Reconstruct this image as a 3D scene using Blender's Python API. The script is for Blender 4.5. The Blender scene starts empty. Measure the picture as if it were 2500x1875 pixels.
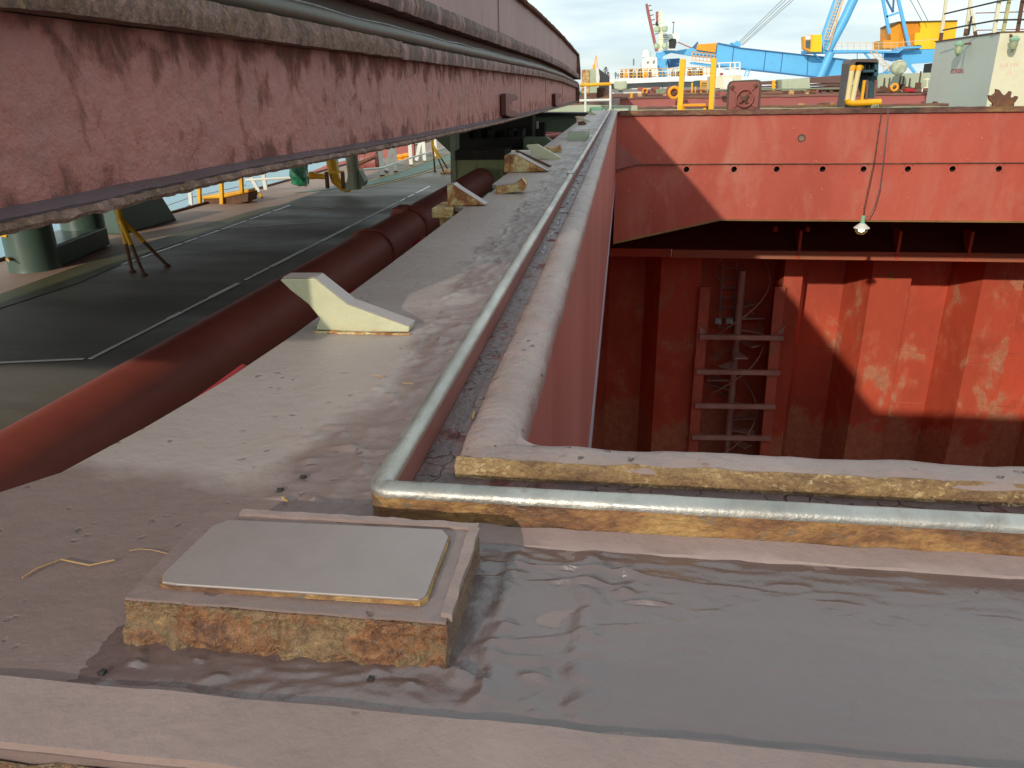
import bpy, bmesh, math, random
from mathutils import Vector, Matrix, noise
random.seed(7)
S = bpy.context.scene
COL = S.collection
R_ = math.radians

# ------------------------------------------------------------------ camera
F, CX, CY, H = 1870.0, 1250.0, 937.5, 0.6
def _cam(x, y): return Vector((x - CX, -(y - CY), -F))
_Y = _cam(1524, 213).normalized()
_h = Vector((1, 0.0156, 0)).normalized()
_Z = _h.cross(_Y).normalized()
_X = _Y.cross(_Z).normalized()
_Z = _X.cross(_Y)
ROT = Matrix((_X, _Y, _Z))
def at(x, y, X=None, Y=None, Z=None):
    """world point seen at photo pixel x,y on the given plane of the ship"""
    d = ROT @ _cam(x, y).normalized()
    if X is not None: t = X / d.x
    elif Y is not None: t = Y / d.y
    else: t = (Z - H) / d.z
    return Vector((t * d.x, t * d.y, H + t * d.z))
cd = bpy.data.cameras.new('camera'); cam = bpy.data.objects.new('camera', cd); COL.objects.link(cam)
cd.sensor_width = 36; cd.sensor_fit = 'HORIZONTAL'; cd.lens = F / 2500 * 36
cd.clip_start = 0.05; cd.clip_end = 20000
M = ROT.to_4x4(); M.translation = Vector((0, 0, H)); cam.matrix_world = M
S.camera = cam

# ------------------------------------------------------------------ world
SUN = Vector((-0.37, -1.0, 0.407)).normalized()
el = math.asin(SUN.z); azim = math.atan2(SUN.x, SUN.y)
W = bpy.data.worlds.new('World'); S.world = W; W.use_nodes = True
nt = W.node_tree; N = nt.nodes; Lk = nt.links; N.clear()
out = N.new('ShaderNodeOutputWorld'); bg = N.new('ShaderNodeBackground')
sky = N.new('ShaderNodeTexSky'); sky.sky_type = 'NISHITA'; sky.sun_disc = False
sky.sun_elevation = el; sky.sun_rotation = azim % (2 * math.pi); sky.air_density = 1.0; sky.dust_density = 1.0
tc = N.new('ShaderNodeTexCoord'); mp = N.new('ShaderNodeMapping'); mp.inputs['Scale'].default_value = (1.6, 1.6, 9.0)
n1 = N.new('ShaderNodeTexNoise'); n1.inputs['Scale'].default_value = 2.2; n1.inputs['Detail'].default_value = 9; n1.inputs['Roughness'].default_value = 0.55
n1.inputs['Distortion'].default_value = 0.3
cr = N.new('ShaderNodeValToRGB'); cr.color_ramp.elements[0].position = 0.38; cr.color_ramp.elements[1].position = 0.62
cr.color_ramp.elements[0].color = (0.72, 0.72, 0.72, 1); cr.color_ramp.elements[1].color = (1, 1, 1, 1)
n2 = N.new('ShaderNodeTexNoise'); n2.inputs['Scale'].default_value = 3.4; n2.inputs['Detail'].default_value = 7
cc = N.new('ShaderNodeValToRGB'); cc.color_ramp.elements[0].position = 0.35; cc.color_ramp.elements[1].position = 0.65
cc.color_ramp.elements[0].color = (4.7, 5.8, 6.3, 1); cc.color_ramp.elements[1].color = (7.0, 7.7, 7.6, 1)
mx = N.new('ShaderNodeMix'); mx.data_type = 'RGBA'
Lk.new(tc.outputs['Generated'], mp.inputs[0]); Lk.new(mp.outputs[0], n1.inputs['Vector']); Lk.new(mp.outputs[0], n2.inputs['Vector'])
Lk.new(n1.outputs[0], cr.inputs[0]); Lk.new(n2.outputs[0], cc.inputs[0])
Lk.new(cr.outputs[0], mx.inputs['Factor']); Lk.new(sky.outputs[0], mx.inputs['A']); Lk.new(cc.outputs[0], mx.inputs['B'])
Lk.new(mx.outputs['Result'], bg.inputs['Color']); bg.inputs['Strength'].default_value = 0.125
Lk.new(bg.outputs[0], out.inputs[0])

ld = bpy.data.lights.new('sun', 'SUN'); ld.energy = 2.35; ld.angle = R_(0.8); ld.color = (1.0, 0.9, 0.76)
lo = bpy.data.objects.new('sun', ld); COL.objects.link(lo); lo.location = (-20, -40, 30)
lo.rotation_euler = (-SUN).to_track_quat('-Z', 'Y').to_euler()

S.view_settings.view_transform = 'Standard'; S.view_settings.look = 'None'
S.view_settings.exposure = 0.25; S.view_settings.gamma = 1.0
S.render.engine = 'CYCLES'

# ------------------------------------------------------------------ materials
def lin(r, g, b, k=1.0):
    f = lambda c: ((c / 255) / 12.92 if c / 255 <= 0.04045 else ((c / 255 + 0.055) / 1.055) ** 2.4)
    return (min(1, f(r) * k), min(1, f(g) * k), min(1, f(b) * k), 1)
MATS = {}
def paint(name, col, col2=None, rust=0.0, rcol=(0.11, 0.045, 0.018, 1), rcol2=(0.28, 0.11, 0.03, 1), scale=5.0,
          rough=0.5, bump=0.25, streak=1.0, bscale=None, crack=0.0, crack_scale=14, metallic=0.0, dirt=0.0,
          bdist=0.01, spec=0.5, rustsoft=0.06, dcol=(0.05, 0.04, 0.035, 1), rough2=None, along='z', band=None, spots=0.0, coat=0.0, paler=None):
    if name in MATS: return MATS[name]
    m = bpy.data.materials.new(name); m.use_nodes = True
    nt = m.node_tree; n = nt.nodes; l = nt.links
    b = n['Principled BSDF']
    tc = n.new('ShaderNodeTexCoord'); mp = n.new('ShaderNodeMapping')
    sc = {'z': (1, 1, 1 / streak), 'x': (1 / streak, 1, 1), 'y': (1, 1 / streak, 1)}[along]
    mp.inputs['Scale'].default_value = sc; l.new(tc.outputs['Object'], mp.inputs[0])
    def nz(s, d=8, r=0.6, src=None, dist=0.0):
        q = n.new('ShaderNodeTexNoise'); q.inputs['Scale'].default_value = s; q.inputs['Detail'].default_value = d
        q.inputs['Roughness'].default_value = r; q.inputs['Distortion'].default_value = dist
        l.new((src or mp).outputs[0] if src is None else src, q.inputs['Vector']); return q.outputs[0]
    def ramp(v, a, c):
        q = n.new('ShaderNodeMapRange'); q.inputs['From Min'].default_value = a; q.inputs['From Max'].default_value = c
        l.new(v, q.inputs['Value']); return q.outputs[0]
    def mix(f, a, c, mode='MIX'):
        q = n.new('ShaderNodeMix'); q.data_type = 'RGBA'; q.blend_type = mode
        if isinstance(f, float): q.inputs['Factor'].default_value = f
        else: l.new(f, q.inputs['Factor'])
        for s, v in (('A', a), ('B', c)):
            if isinstance(v, tuple): q.inputs[s].default_value = v
            else: l.new(v, q.inputs[s])
        return q.outputs['Result']
    def math_(op, a, c):
        q = n.new('ShaderNodeMath'); q.operation = op; q.use_clamp = False
        for i, v in enumerate((a, c)):
            if isinstance(v, (int, float)): q.inputs[i].default_value = v
            else: l.new(v, q.inputs[i])
        return q.outputs[0]
    obj = tc.outputs['Object']
    col2 = col2 or tuple(c * 0.72 for c in col[:3]) + (1,)
    big = nz(scale * 0.35, 6, 0.6)
    c = mix(ramp(big, 0.36, 0.66), col, col2)
    fine = nz(scale * 9, 5, 0.7, obj)
    c = mix(math_('MULTIPLY', ramp(fine, 0.5, 0.85), 0.35), c, tuple(x * 0.55 for x in col[:3]) + (1,))
    h = math_('MULTIPLY', nz((bscale or scale * 3), 8, 0.62, obj), 1.0)
    if paler:
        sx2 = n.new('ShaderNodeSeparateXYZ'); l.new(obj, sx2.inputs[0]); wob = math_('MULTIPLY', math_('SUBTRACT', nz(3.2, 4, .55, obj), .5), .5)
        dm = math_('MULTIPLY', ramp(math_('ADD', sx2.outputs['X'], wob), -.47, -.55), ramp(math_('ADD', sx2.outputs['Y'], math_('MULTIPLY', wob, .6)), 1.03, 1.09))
        c = mix(dm, c, paler)  # paler tone over the outer part of the plate, past the front corner
    if dirt > 0:
        dn = nz(scale * 0.9, 9, 0.68, None, 0.6)
        c = mix(math_('MULTIPLY', ramp(dn, 0.5, 0.75), dirt), c, dcol)
    if rust > 0:
        rn = nz(scale, 12, 0.66, None, 0.35)
        th = 0.72 - rust * 0.5
        if band:
            sx = n.new('ShaderNodeSeparateXYZ'); l.new(obj, sx.inputs[0])
            for (za, zb2, g_) in band:
                rn = math_('ADD', rn, math_('MULTIPLY', ramp(sx.outputs['Z'], za, zb2), g_))
        mask = ramp(rn, th, th + rustsoft)
        rc = mix(ramp(nz(scale * 5, 8, 0.7, obj), 0.35, 0.65), rcol, rcol2)
        halo = ramp(rn, th - 0.07, th + 0.01)
        c = mix(math_('MULTIPLY', halo, 0.5), c, tuple(0.5 * (x + y) for x, y in zip(col[:3], rcol2[:3])) + (1,))
        c = mix(mask, c, rc)
        h = math_('ADD', h, math_('MULTIPLY', math_('MULTIPLY', mask, nz(scale * 7, 6, 0.7, obj)), 1.2))
        h = math_('SUBTRACT', h, math_('MULTIPLY', mask, 0.45))
        rr = mix(mask, (rough,) * 3 + (1,), (0.85, 0.85, 0.85, 1))
    else:
        rr = None
    if spots > 0:
        sv = n.new('ShaderNodeTexVoronoi'); sv.inputs['Scale'].default_value = 26; sv.inputs['Randomness'].default_value = 1
        so = n.new('ShaderNodeVectorMath'); so.operation = 'ADD'; l.new(obj, so.inputs[0]); sw = n.new('ShaderNodeVectorMath'); sw.operation = 'SCALE'; sw.inputs['Scale'].default_value = .05
        sn = n.new('ShaderNodeTexNoise'); sn.inputs['Scale'].default_value = 22; sn.inputs['Detail'].default_value = 4; l.new(obj, sn.inputs['Vector']); l.new(sn.outputs['Color'], sw.inputs[0]); l.new(sw.outputs[0], so.inputs[1])
        l.new(so.outputs[0], sv.inputs['Vector'])
        sm = math_('MULTIPLY', ramp(sv.outputs['Distance'], .2, .1), ramp(nz(5.5, 4, .6, obj), .68 - spots * .2, .74 - spots * .2))
        c = mix(math_('MULTIPLY', sm, .55), c, (0.07, 0.04, 0.032, 1)); h = math_('SUBTRACT', h, math_('MULTIPLY', sm, .8))
    if crack > 0:
        wn = n.new('ShaderNodeTexNoise'); wn.inputs['Scale'].default_value = crack_scale * 0.9; wn.inputs['Detail'].default_value = 5
        l.new(obj, wn.inputs['Vector'])
        va = n.new('ShaderNodeVectorMath'); va.operation = 'SCALE'; va.inputs['Scale'].default_value = 0.9 / crack_scale
        l.new(wn.outputs['Color'], va.inputs[0])
        vb = n.new('ShaderNodeVectorMath'); vb.operation = 'ADD'; l.new(obj, vb.inputs[0]); l.new(va.outputs[0], vb.inputs[1])
        vo = n.new('ShaderNodeTexVoronoi'); vo.feature = 'DISTANCE_TO_EDGE'; vo.inputs['Scale'].default_value = crack_scale
        l.new(vb.outputs[0], vo.inputs['Vector'])
        line = ramp(vo.outputs['Distance'], 0.035, 0.008)
        gate = ramp(nz(crack_scale * 0.45, 3, 0.5, obj), 0.62 - crack * 0.3, 0.70 - crack * 0.3)
        lm = math_('MULTIPLY', line, gate)
        c = mix(math_('MULTIPLY', lm, 0.85), c, (0.025, 0.014, 0.012, 1))
        h = math_('SUBTRACT', h, math_('MULTIPLY', lm, 0.9))
    l.new(c, b.inputs['Base Color'])
    b.inputs['Metallic'].default_value = metallic
    if coat: b.inputs['Coat Weight'].default_value = coat; b.inputs['Coat Roughness'].default_value = .16
    b.inputs['Specular IOR Level'].default_value = spec
    if rough2 is not None:
        q = n.new('ShaderNodeMapRange'); q.inputs['From Min'].default_value = .38; q.inputs['From Max'].default_value = .62
        q.inputs['To Min'].default_value = rough; q.inputs['To Max'].default_value = rough2
        l.new(nz(scale * .6, 5, .6), q.inputs['Value']); l.new(q.outputs[0], b.inputs['Roughness'])
    elif rr is not None: l.new(rr, b.inputs['Roughness'])
    else: b.inputs['Roughness'].default_value = rough
    bp = n.new('ShaderNodeBump'); bp.inputs['Strength'].default_value = bump; bp.inputs['Distance'].default_value = bdist
    l.new(h, bp.inputs['Height']); l.new(bp.outputs[0], b.inputs['Normal'])
    MATS[name] = m; return m

def rustmat(name, stops, scale=12, streak=1.0, along='z', r0=.35, r1=.8, bump=1.0, bdist=.008, fine=90, spots=None, spec=.5):
    m = bpy.data.materials.new(name); m.use_nodes = True; nt = m.node_tree; n = nt.nodes; l = nt.links; b = n['Principled BSDF']
    tc = n.new('ShaderNodeTexCoord'); mp = n.new('ShaderNodeMapping'); mp.inputs['Scale'].default_value = {'z': (1, 1, 1 / streak), 'x': (1 / streak, 1, 1), 'y': (1, 1 / streak, 1)}[along]
    l.new(tc.outputs['Object'], mp.inputs[0])
    def nz(s_, d, rr, o):
        q = n.new('ShaderNodeTexNoise'); q.inputs['Scale'].default_value = s_; q.inputs['Detail'].default_value = d; q.inputs['Roughness'].default_value = rr; q.inputs['Distortion'].default_value = .5
        mo = n.new('ShaderNodeVectorMath'); mo.operation = 'ADD'; mo.inputs[1].default_value = (o, o * 2, o * 3); l.new(mp.outputs[0], mo.inputs[0]); l.new(mo.outputs[0], q.inputs['Vector']); return q.outputs[0]
    a = nz(scale, 13, .72, 0); cr = n.new('ShaderNodeValToRGB'); e = cr.color_ramp.elements
    e[0].position = stops[0][0]; e[0].color = stops[0][1]; e[1].position = stops[-1][0]; e[1].color = stops[-1][1]
    for p_, c_ in stops[1:-1]:
        q = e.new(p_); q.color = c_
    l.new(a, cr.inputs[0]); f = nz(fine, 4, .7, 5)
    mr = n.new('ShaderNodeMapRange'); mr.inputs['From Min'].default_value = .3; mr.inputs['From Max'].default_value = .7; mr.inputs['To Min'].default_value = .55; mr.inputs['To Max'].default_value = 1.25; l.new(f, mr.inputs['Value'])
    mx = n.new('ShaderNodeMix'); mx.data_type = 'RGBA'; mx.blend_type = 'MULTIPLY'; mx.inputs['Factor'].default_value = 1; l.new(cr.outputs[0], mx.inputs['A']); l.new(mr.outputs[0], mx.inputs['B'])
    out_c = mx.outputs['Result']
    if spots:
        g = nz(scale * 1.7, 5, .6, 9); h2 = nz(fine * .7, 3, .6, 3)
        m1 = n.new('ShaderNodeMapRange'); m1.inputs['From Min'].default_value = .5; m1.inputs['From Max'].default_value = .6; l.new(g, m1.inputs['Value'])
        m2 = n.new('ShaderNodeMapRange'); m2.inputs['From Min'].default_value = .56; m2.inputs['From Max'].default_value = .6; l.new(h2, m2.inputs['Value'])
        mm = n.new('ShaderNodeMath'); mm.operation = 'MULTIPLY'; l.new(m1.outputs[0], mm.inputs[0]); l.new(m2.outputs[0], mm.inputs[1])
        mk = n.new('ShaderNodeMix'); mk.data_type = 'RGBA'; l.new(mm.outputs[0], mk.inputs['Factor']); l.new(out_c, mk.inputs['A']); mk.inputs['B'].default_value = spots; out_c = mk.outputs['Result']
    l.new(out_c, b.inputs['Base Color'])
    rg = n.new('ShaderNodeMapRange'); rg.inputs['From Min'].default_value = .35; rg.inputs['From Max'].default_value = .65; rg.inputs['To Min'].default_value = r0; rg.inputs['To Max'].default_value = r1
    l.new(nz(scale * 2, 6, .6, 2), rg.inputs['Value']); l.new(rg.outputs[0], b.inputs['Roughness']); b.inputs['Specular IOR Level'].default_value = spec
    ad = n.new('ShaderNodeMath'); ad.operation = 'ADD'; l.new(a, ad.inputs[0]); l.new(f, ad.inputs[1])
    bp = n.new('ShaderNodeBump'); bp.inputs['Strength'].default_value = bump; bp.inputs['Distance'].default_value = bdist; l.new(ad.outputs[0], bp.inputs['Height']); l.new(bp.outputs[0], b.inputs['Normal'])
    MATS[name] = m; return m

PLATE = paint('coaming paint', lin(128, 107, 102), lin(112, 93, 88), rust=0.12, rcol=lin(92, 68, 58), rcol2=lin(138, 104, 84), scale=3.0, rough=0.34, bump=0.6, bdist=0.006, bscale=24, rough2=.5, spec=.8, spots=.85, dirt=.3, dcol=lin(138,116,104), paler=lin(155,140,134))
RECESS = paint('wet recess paint', lin(101, 83, 80), lin(85, 68, 66), rust=0.07, rcol=lin(78, 54, 50), rcol2=lin(116, 84, 74), scale=4.0, rough=0.13, bump=0.6, bdist=0.005, bscale=26, rough2=.34, streak=2.5, along='x', dirt=.3, dcol=lin(124,102,96), spec=1.0, coat=.3, spots=.4)
LIP = paint('lip paint', lin(148, 126, 120), lin(130, 110, 104), rust=0.1, rcol=lin(96, 70, 60), rcol2=lin(136,108,92), scale=6, rough=0.6, bump=0.5, bdist=0.004, bscale=60, spots=.4, dirt=.3, dcol=lin(116,98,92))
BEAD = paint('bead paint', lin(150, 130, 124), lin(130, 108, 102), rust=0.14, rcol=lin(96, 64, 54), scale=5, rough=0.42, bump=1.0, bdist=0.010, bscale=20, crack=0.0, crack_scale=30, spots=.8, dirt=.45, dcol=lin(108,86,80))
TROUGH = paint('trough paint', lin(100, 80, 78), lin(78, 60, 60), rust=0.3, rcol=lin(60, 38, 34), rcol2=lin(128, 66, 56), scale=9, rough=0.4, bump=1, bdist=0.010, crack=0.35, crack_scale=26)
GOLD = rustmat('golden rust', [(.32, lin(84,56,40)), (.44, lin(122,84,54)), (.54, lin(150,110,66)), (.66, lin(178,144,88))], scale=9, streak=1.8, along='x', r0=.35, r1=.7, bump=.7, bdist=.004, fine=120, spots=lin(100,92,80))
GOLDROUGH = rustmat('scaly golden rust', [(.30, lin(54,36,26)), (.40, lin(104,66,42)), (.47, lin(148,96,54)), (.53, lin(134,106,70)), (.60, lin(158,120,78)), (.70, lin(188,164,128))], scale=13, r0=.16, r1=.5, bump=1.0, bdist=.014, fine=95, spec=1.0)
SAND = rustmat('sandy rust', [(.34, lin(88,64,46)), (.45, lin(130,98,66)), (.55, lin(154,122,80)), (.68, lin(182,152,112))], scale=9, streak=1.5, along='x', r0=.5, r1=.85, bump=1.0, bdist=.006, fine=170, spots=lin(186,160,116))
REDSIDE = paint('rail side paint', lin(140, 84, 74), lin(120, 66, 58), rust=0.1, scale=6, rough=0.5, bump=0.2, rcol=lin(90, 55, 45))
STEEL = paint('worn steel', (0.56, 0.53, 0.48, 1), (0.33, 0.31, 0.28, 1), rust=0.28, rcol=lin(120, 104, 90), rcol2=lin(150,138,124), scale=14, streak=2, along='y', rough=0.32, bump=0.8, bdist=0.002, bscale=90, metallic=0.85, rough2=.55, rustsoft=.2, dirt=.4, dcol=lin(112,98,86))
PADTOP = paint('pad wear plate', lin(138, 127, 123), lin(124, 106, 101), scale=3, rough=0.32, bump=0.3, bdist=0.002, bscale=40, spec=.9, coat=.2, rough2=.52, dirt=.5, dcol=lin(140,120,111), spots=.4)
PADEDGE = GOLD
PINK = paint('faded pink cover paint', lin(172, 108, 98), lin(156, 104, 95), rust=0.32, rcol=lin(108, 78, 70), rcol2=lin(148, 78, 62), scale=8.5, streak=1.35, rough=0.5, bump=1.0, bdist=0.016, dirt=.6, dcol=lin(124,90,80), bscale=13, rustsoft=.14, band=((.60, .78, .17), (.47, .40, .09)))
PINK2 = paint('upper cover paint', lin(168, 132, 124), lin(150, 116, 108), rust=0.14, rcol=lin(96, 64, 56), rcol2=lin(130, 70, 58), scale=3, streak=3.5, rough=0.55, bump=0.25, bdist=0.006, dirt=.25, dcol=lin(120,92,80))
SCALE_R = rustmat('flaking rust flange', [(.32, lin(70,50,42)), (.42, lin(112,84,68)), (.50, lin(126,96,80)), (.58, lin(148,116,106)), (.68, lin(150,108,64))], scale=9, r0=.55, r1=.9, bump=1.0, bdist=.012, fine=60, spots=lin(150,120,84))
SCALE_P = rustmat('peeling pink flange', [(.34, lin(80,66,60)), (.44, lin(112,92,84)), (.50, lin(106,82,70)), (.54, lin(158,124,114)), (.68, lin(166,132,124))], scale=8, streak=3, r0=.5, r1=.85, bump=1.0, bdist=.01, fine=70)
FLG = paint('bottom flange paint', lin(96, 84, 88), lin(86, 70, 74), rust=0.2, rcol=lin(104, 60, 56), rcol2=lin(80, 60, 54), scale=7, rough=0.5, bump=0.5)
DARK = paint('dark grime', lin(52, 44, 40), lin(36, 32, 30), rust=0.2, rcol=lin(60, 44, 34), rcol2=lin(84, 62, 40), scale=4, rough=0.7)
RUBBER = paint('grey rubber', lin(84, 84, 76), lin(72, 66, 50), scale=4, rough=0.5, bump=0.3, streak=4, along='y', dirt=.5, dcol=lin(70,60,44))
GLINT = paint('hose highlight grey', lin(128, 130, 130), lin(90, 88, 82), rust=.2, rcol=lin(84,80,70), rcol2=lin(100,90,76), scale=12, rough=0.5, metallic=.4)
REDW = paint('coaming red', lin(184, 88, 70), lin(168, 74, 58), rust=0.1, rcol=lin(150, 96, 80), rcol2=lin(184, 126, 106), scale=1.3, streak=2.6, rough=0.5, bump=0.15, bdist=0.02, dirt=.7, dcol=lin(184, 120, 102))
REDS = paint('coaming side pink red', lin(164, 100, 92), lin(146, 80, 72), rust=0.1, rcol=lin(112, 60, 54), rcol2=lin(176, 120, 110), scale=2.5, streak=9, rough=0.45, bump=0.2, dirt=.35, dcol=lin(176,124,116))
HOLD = paint('hold red', lin(198, 84, 58), lin(170, 74, 54), rust=0.29, rcol=lin(170, 100, 74), rcol2=lin(190, 128, 98), scale=0.8, streak=1.5, rough=0.5, bump=0.1, dirt=.5, dcol=lin(140, 64, 48), rustsoft=.02, band=((-12.2,-13.8,.25),), spots=.0)
HOLDB = paint('hold brown steel', lin(196, 160, 150), lin(168, 130, 122), rust=0.1, scale=3, rough=0.6)
RIM = rustmat('rusty rim', [(.34, lin(60,50,44)), (.44, lin(104,70,58)), (.54, lin(120,84,68)), (.62, lin(140,104,60)), (.72, lin(84,60,50))], scale=1.8, streak=3, along='x', r0=.6, r1=.9, bump=1, bdist=.02, fine=14)
RIM2 = paint('far rusty rim', lin(128, 86, 74), lin(100, 68, 60), rust=0.3, rcol=lin(80, 60, 48), rcol2=lin(146, 112, 66), scale=1.0, streak=3, along='x', rough=0.7, bump=0.5, bdist=0.02)
PIPE = paint('pipe red oxide', lin(172, 88, 72), lin(150, 72, 60), rust=0.08, rcol=lin(96, 48, 40), scale=2.5, rough=0.6, bump=0.2, dirt=.4, dcol=lin(118,62,52))
REDV = paint('valve red', lin(190, 34, 28), lin(150, 26, 24), scale=4, rough=0.5)
PALEG = paint('pale green paint', lin(178, 186, 160), lin(160, 170, 144), rust=0.17, rcol=lin(120, 76, 40), rcol2=lin(176, 120, 56), scale=2.2, streak=2.2, rough=0.55, bump=0.25)
GREENB = paint('green beam paint', lin(132, 146, 116), lin(112, 128, 102), rust=0.15, rcol=lin(112, 72, 40), rcol2=lin(150, 96, 50), scale=1.8, streak=3, rough=0.5)
CREAMW = paint('cream chock paint', lin(200, 200, 168), lin(184, 182, 148), rust=0.16, rcol=lin(150, 100, 56), rcol2=lin(206, 154, 96), scale=9, rough=0.5, bump=0.5, bdist=0.004, rustsoft=.12, dirt=.25, dcol=lin(150,140,104), band=((.022, .0, .13),))
YRUST = rustmat('yellow rust chock', [(.32, lin(92,56,34)), (.42, lin(156,100,52)), (.50, lin(196,150,90)), (.58, lin(210,190,140)), (.70, lin(206,202,166))], scale=11, r0=.4, r1=.75, bump=.8, bdist=.006, fine=80)
DECK = paint('deck olive', lin(120, 112, 98), lin(92, 86, 76), scale=1.2, streak=3, along='x', rough=0.48, bump=0.5, bdist=0.01, dirt=.6, dcol=lin(66, 61, 52), rough2=.75, spec=.35)
DECKP = paint('sunlit deck pink', lin(158, 134, 118), lin(146, 118, 104), rust=.06, rcol=lin(128, 96, 78), scale=.8, rough=0.7, dirt=.25, dcol=lin(120,104,84))
WALKG = paint('walkway green', lin(98, 124, 106), lin(86, 108, 92), rust=.08, rcol=lin(120,100,80), scale=1.5, rough=0.6, dirt=.3)
OLIVE = paint('olive shade band', lin(96, 96, 68), lin(78, 78, 54), scale=1.5, rough=0.6, dirt=.3, spec=.2)
LINEW = paint('seam shine white', lin(246, 246, 246), lin(236, 236, 236), rust=.08, rcol=lin(110, 110, 104), rcol2=lin(140, 140, 134), scale=9, rough=0.6)
YLINE = paint('yellow line', lin(206, 160, 60), lin(180, 140, 70), rust=.3, rcol=lin(140,110,90), rcol2=lin(150,120,90), scale=3, rough=0.6)
DGREEN = paint('bollard green', lin(84, 104, 92), lin(70, 88, 78), rust=.05, scale=2, rough=0.35)
YEL = paint('yellow paint', lin(238, 180, 16), lin(216, 150, 18), rust=.1, rcol=lin(140, 84, 30), rcol2=lin(170, 110, 40), scale=5, rough=0.45)
YELF = paint('flat yellow', lin(252, 204, 10), lin(232, 168, 8), scale=0.6, rough=0.5, streak=4, dirt=.1)
ORANGE = paint('orange yellow', lin(240, 160, 24), lin(228, 146, 20), scale=0.6, rough=0.5)
WHITE = paint('white paint', lin(226, 228, 220), lin(208, 208, 196), rust=.06, rcol=lin(150, 110, 70), rcol2=lin(190, 150, 100), scale=3, rough=0.5)
WHITEG = paint('shaded deckhouse paint', lin(196, 204, 192), lin(186, 194, 180), rust=.035, rcol=lin(150, 120, 86), rcol2=lin(176, 146, 110), scale=1.1, streak=7, rough=0.5, bump=.1)
CREAM = paint('deckhouse cream', lin(226, 224, 196), lin(214, 208, 176), rust=.035, rcol=lin(170, 130, 86), rcol2=lin(190, 150, 110), scale=1.1, streak=7, rough=0.5, bump=.1)
BLUE = paint('crane blue', lin(100, 182, 228), lin(88, 168, 218), scale=.12, streak=3, rough=0.45, bump=.02)
BLUED = paint('crane dark blue', lin(52, 110, 158), lin(44, 96, 140), scale=.3, rough=0.45, bump=.02)
TEAL = paint('cabinet teal', lin(44, 84, 98), lin(30, 60, 72), rust=.1, scale=3, rough=0.5)
BROWN = paint('brown hatch paint', lin(120, 84, 76), lin(96, 70, 64), rust=.2, rcol=lin(78, 60, 52), rcol2=lin(120, 90, 70), scale=.8, streak=4, along='x', rough=0.7)
LID = paint('lid red brown', lin(150, 84, 74), lin(134, 72, 64), rust=.06, rcol=lin(110, 60, 50), scale=3, rough=0.5)
RBROWN = paint('rust brown', lin(104, 70, 50), lin(82, 56, 42), rust=.3, scale=5, rough=0.75)
BLACK = paint('black rubber', lin(34, 32, 30), lin(24, 24, 24), scale=5, rough=0.6)
FARRED = paint('far red', lin(166, 92, 84), lin(146, 78, 72), scale=.5, rough=.6)
FARWHITE = paint('far white', lin(232, 234, 230), lin(216, 218, 214), scale=.3, rough=.6, bump=.02)
GREY = paint('far grey', lin(140, 138, 134), lin(112, 112, 110), scale=.4, rough=.7, bump=.02)
TREE = paint('far foliage', (0.03, 0.05, 0.03, 1), (0.05, 0.08, 0.04, 1), scale=.2, rough=.9)
GTARP = paint('green tarpaulin', lin(30, 120, 84), lin(24, 92, 66), scale=5, rough=.35, bump=.8, bdist=.05)
NETW = paint('rope net', lin(206, 206, 178), lin(120, 150, 110), scale=9, rough=.8, bump=1.0, bdist=.05, rust=.25, rcol=lin(90,110,80), rcol2=lin(190,190,160))
TEXTR = paint('faded red lettering', lin(160, 70, 78), lin(176, 96, 96), scale=9, rough=.6)
LAMPG = paint('lamp green', lin(150, 190, 160), lin(130, 170, 140), scale=9, rough=.4)
FLAKE = paint('paint flake', lin(132, 124, 134), lin(112, 98, 104), scale=20, rough=.5)
STRAW = paint('dry straw', lin(176, 140, 90), lin(150, 112, 66), scale=20, rough=.7)

# water
wm = bpy.data.materials.new('water'); wm.use_nodes = True
b = wm.node_tree.nodes['Principled BSDF']; b.inputs['Base Color'].default_value = lin(110, 150, 160); b.inputs['Roughness'].default_value = 0.25
wn = wm.node_tree.nodes.new('ShaderNodeTexNoise'); wn.inputs['Scale'].default_value = .8; wn.inputs['Detail'].default_value = 6
wt = wm.node_tree.nodes.new('ShaderNodeTexCoord'); wb = wm.node_tree.nodes.new('ShaderNodeBump'); wb.inputs['Distance'].default_value = .3
wm.node_tree.links.new(wt.outputs['Object'], wn.inputs['Vector']); wm.node_tree.links.new(wn.outputs[0], wb.inputs['Height'])
wm.node_tree.links.new(wb.outputs[0], b.inputs['Normal'])
gm = bpy.data.materials.new('window glass'); gm.use_nodes = True
b = gm.node_tree.nodes['Principled BSDF']; b.inputs['Base Color'].default_value = (.08, .1, .11, 1); b.inputs['Roughness'].default_value = .08
bm_ = bpy.data.materials.new('lit bulb'); bm_.use_nodes = True
b = bm_.node_tree.nodes['Principled BSDF']; b.inputs['Emission Color'].default_value = (1, .95, .75, 1); b.inputs['Emission Strength'].default_value = 3.0

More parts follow.
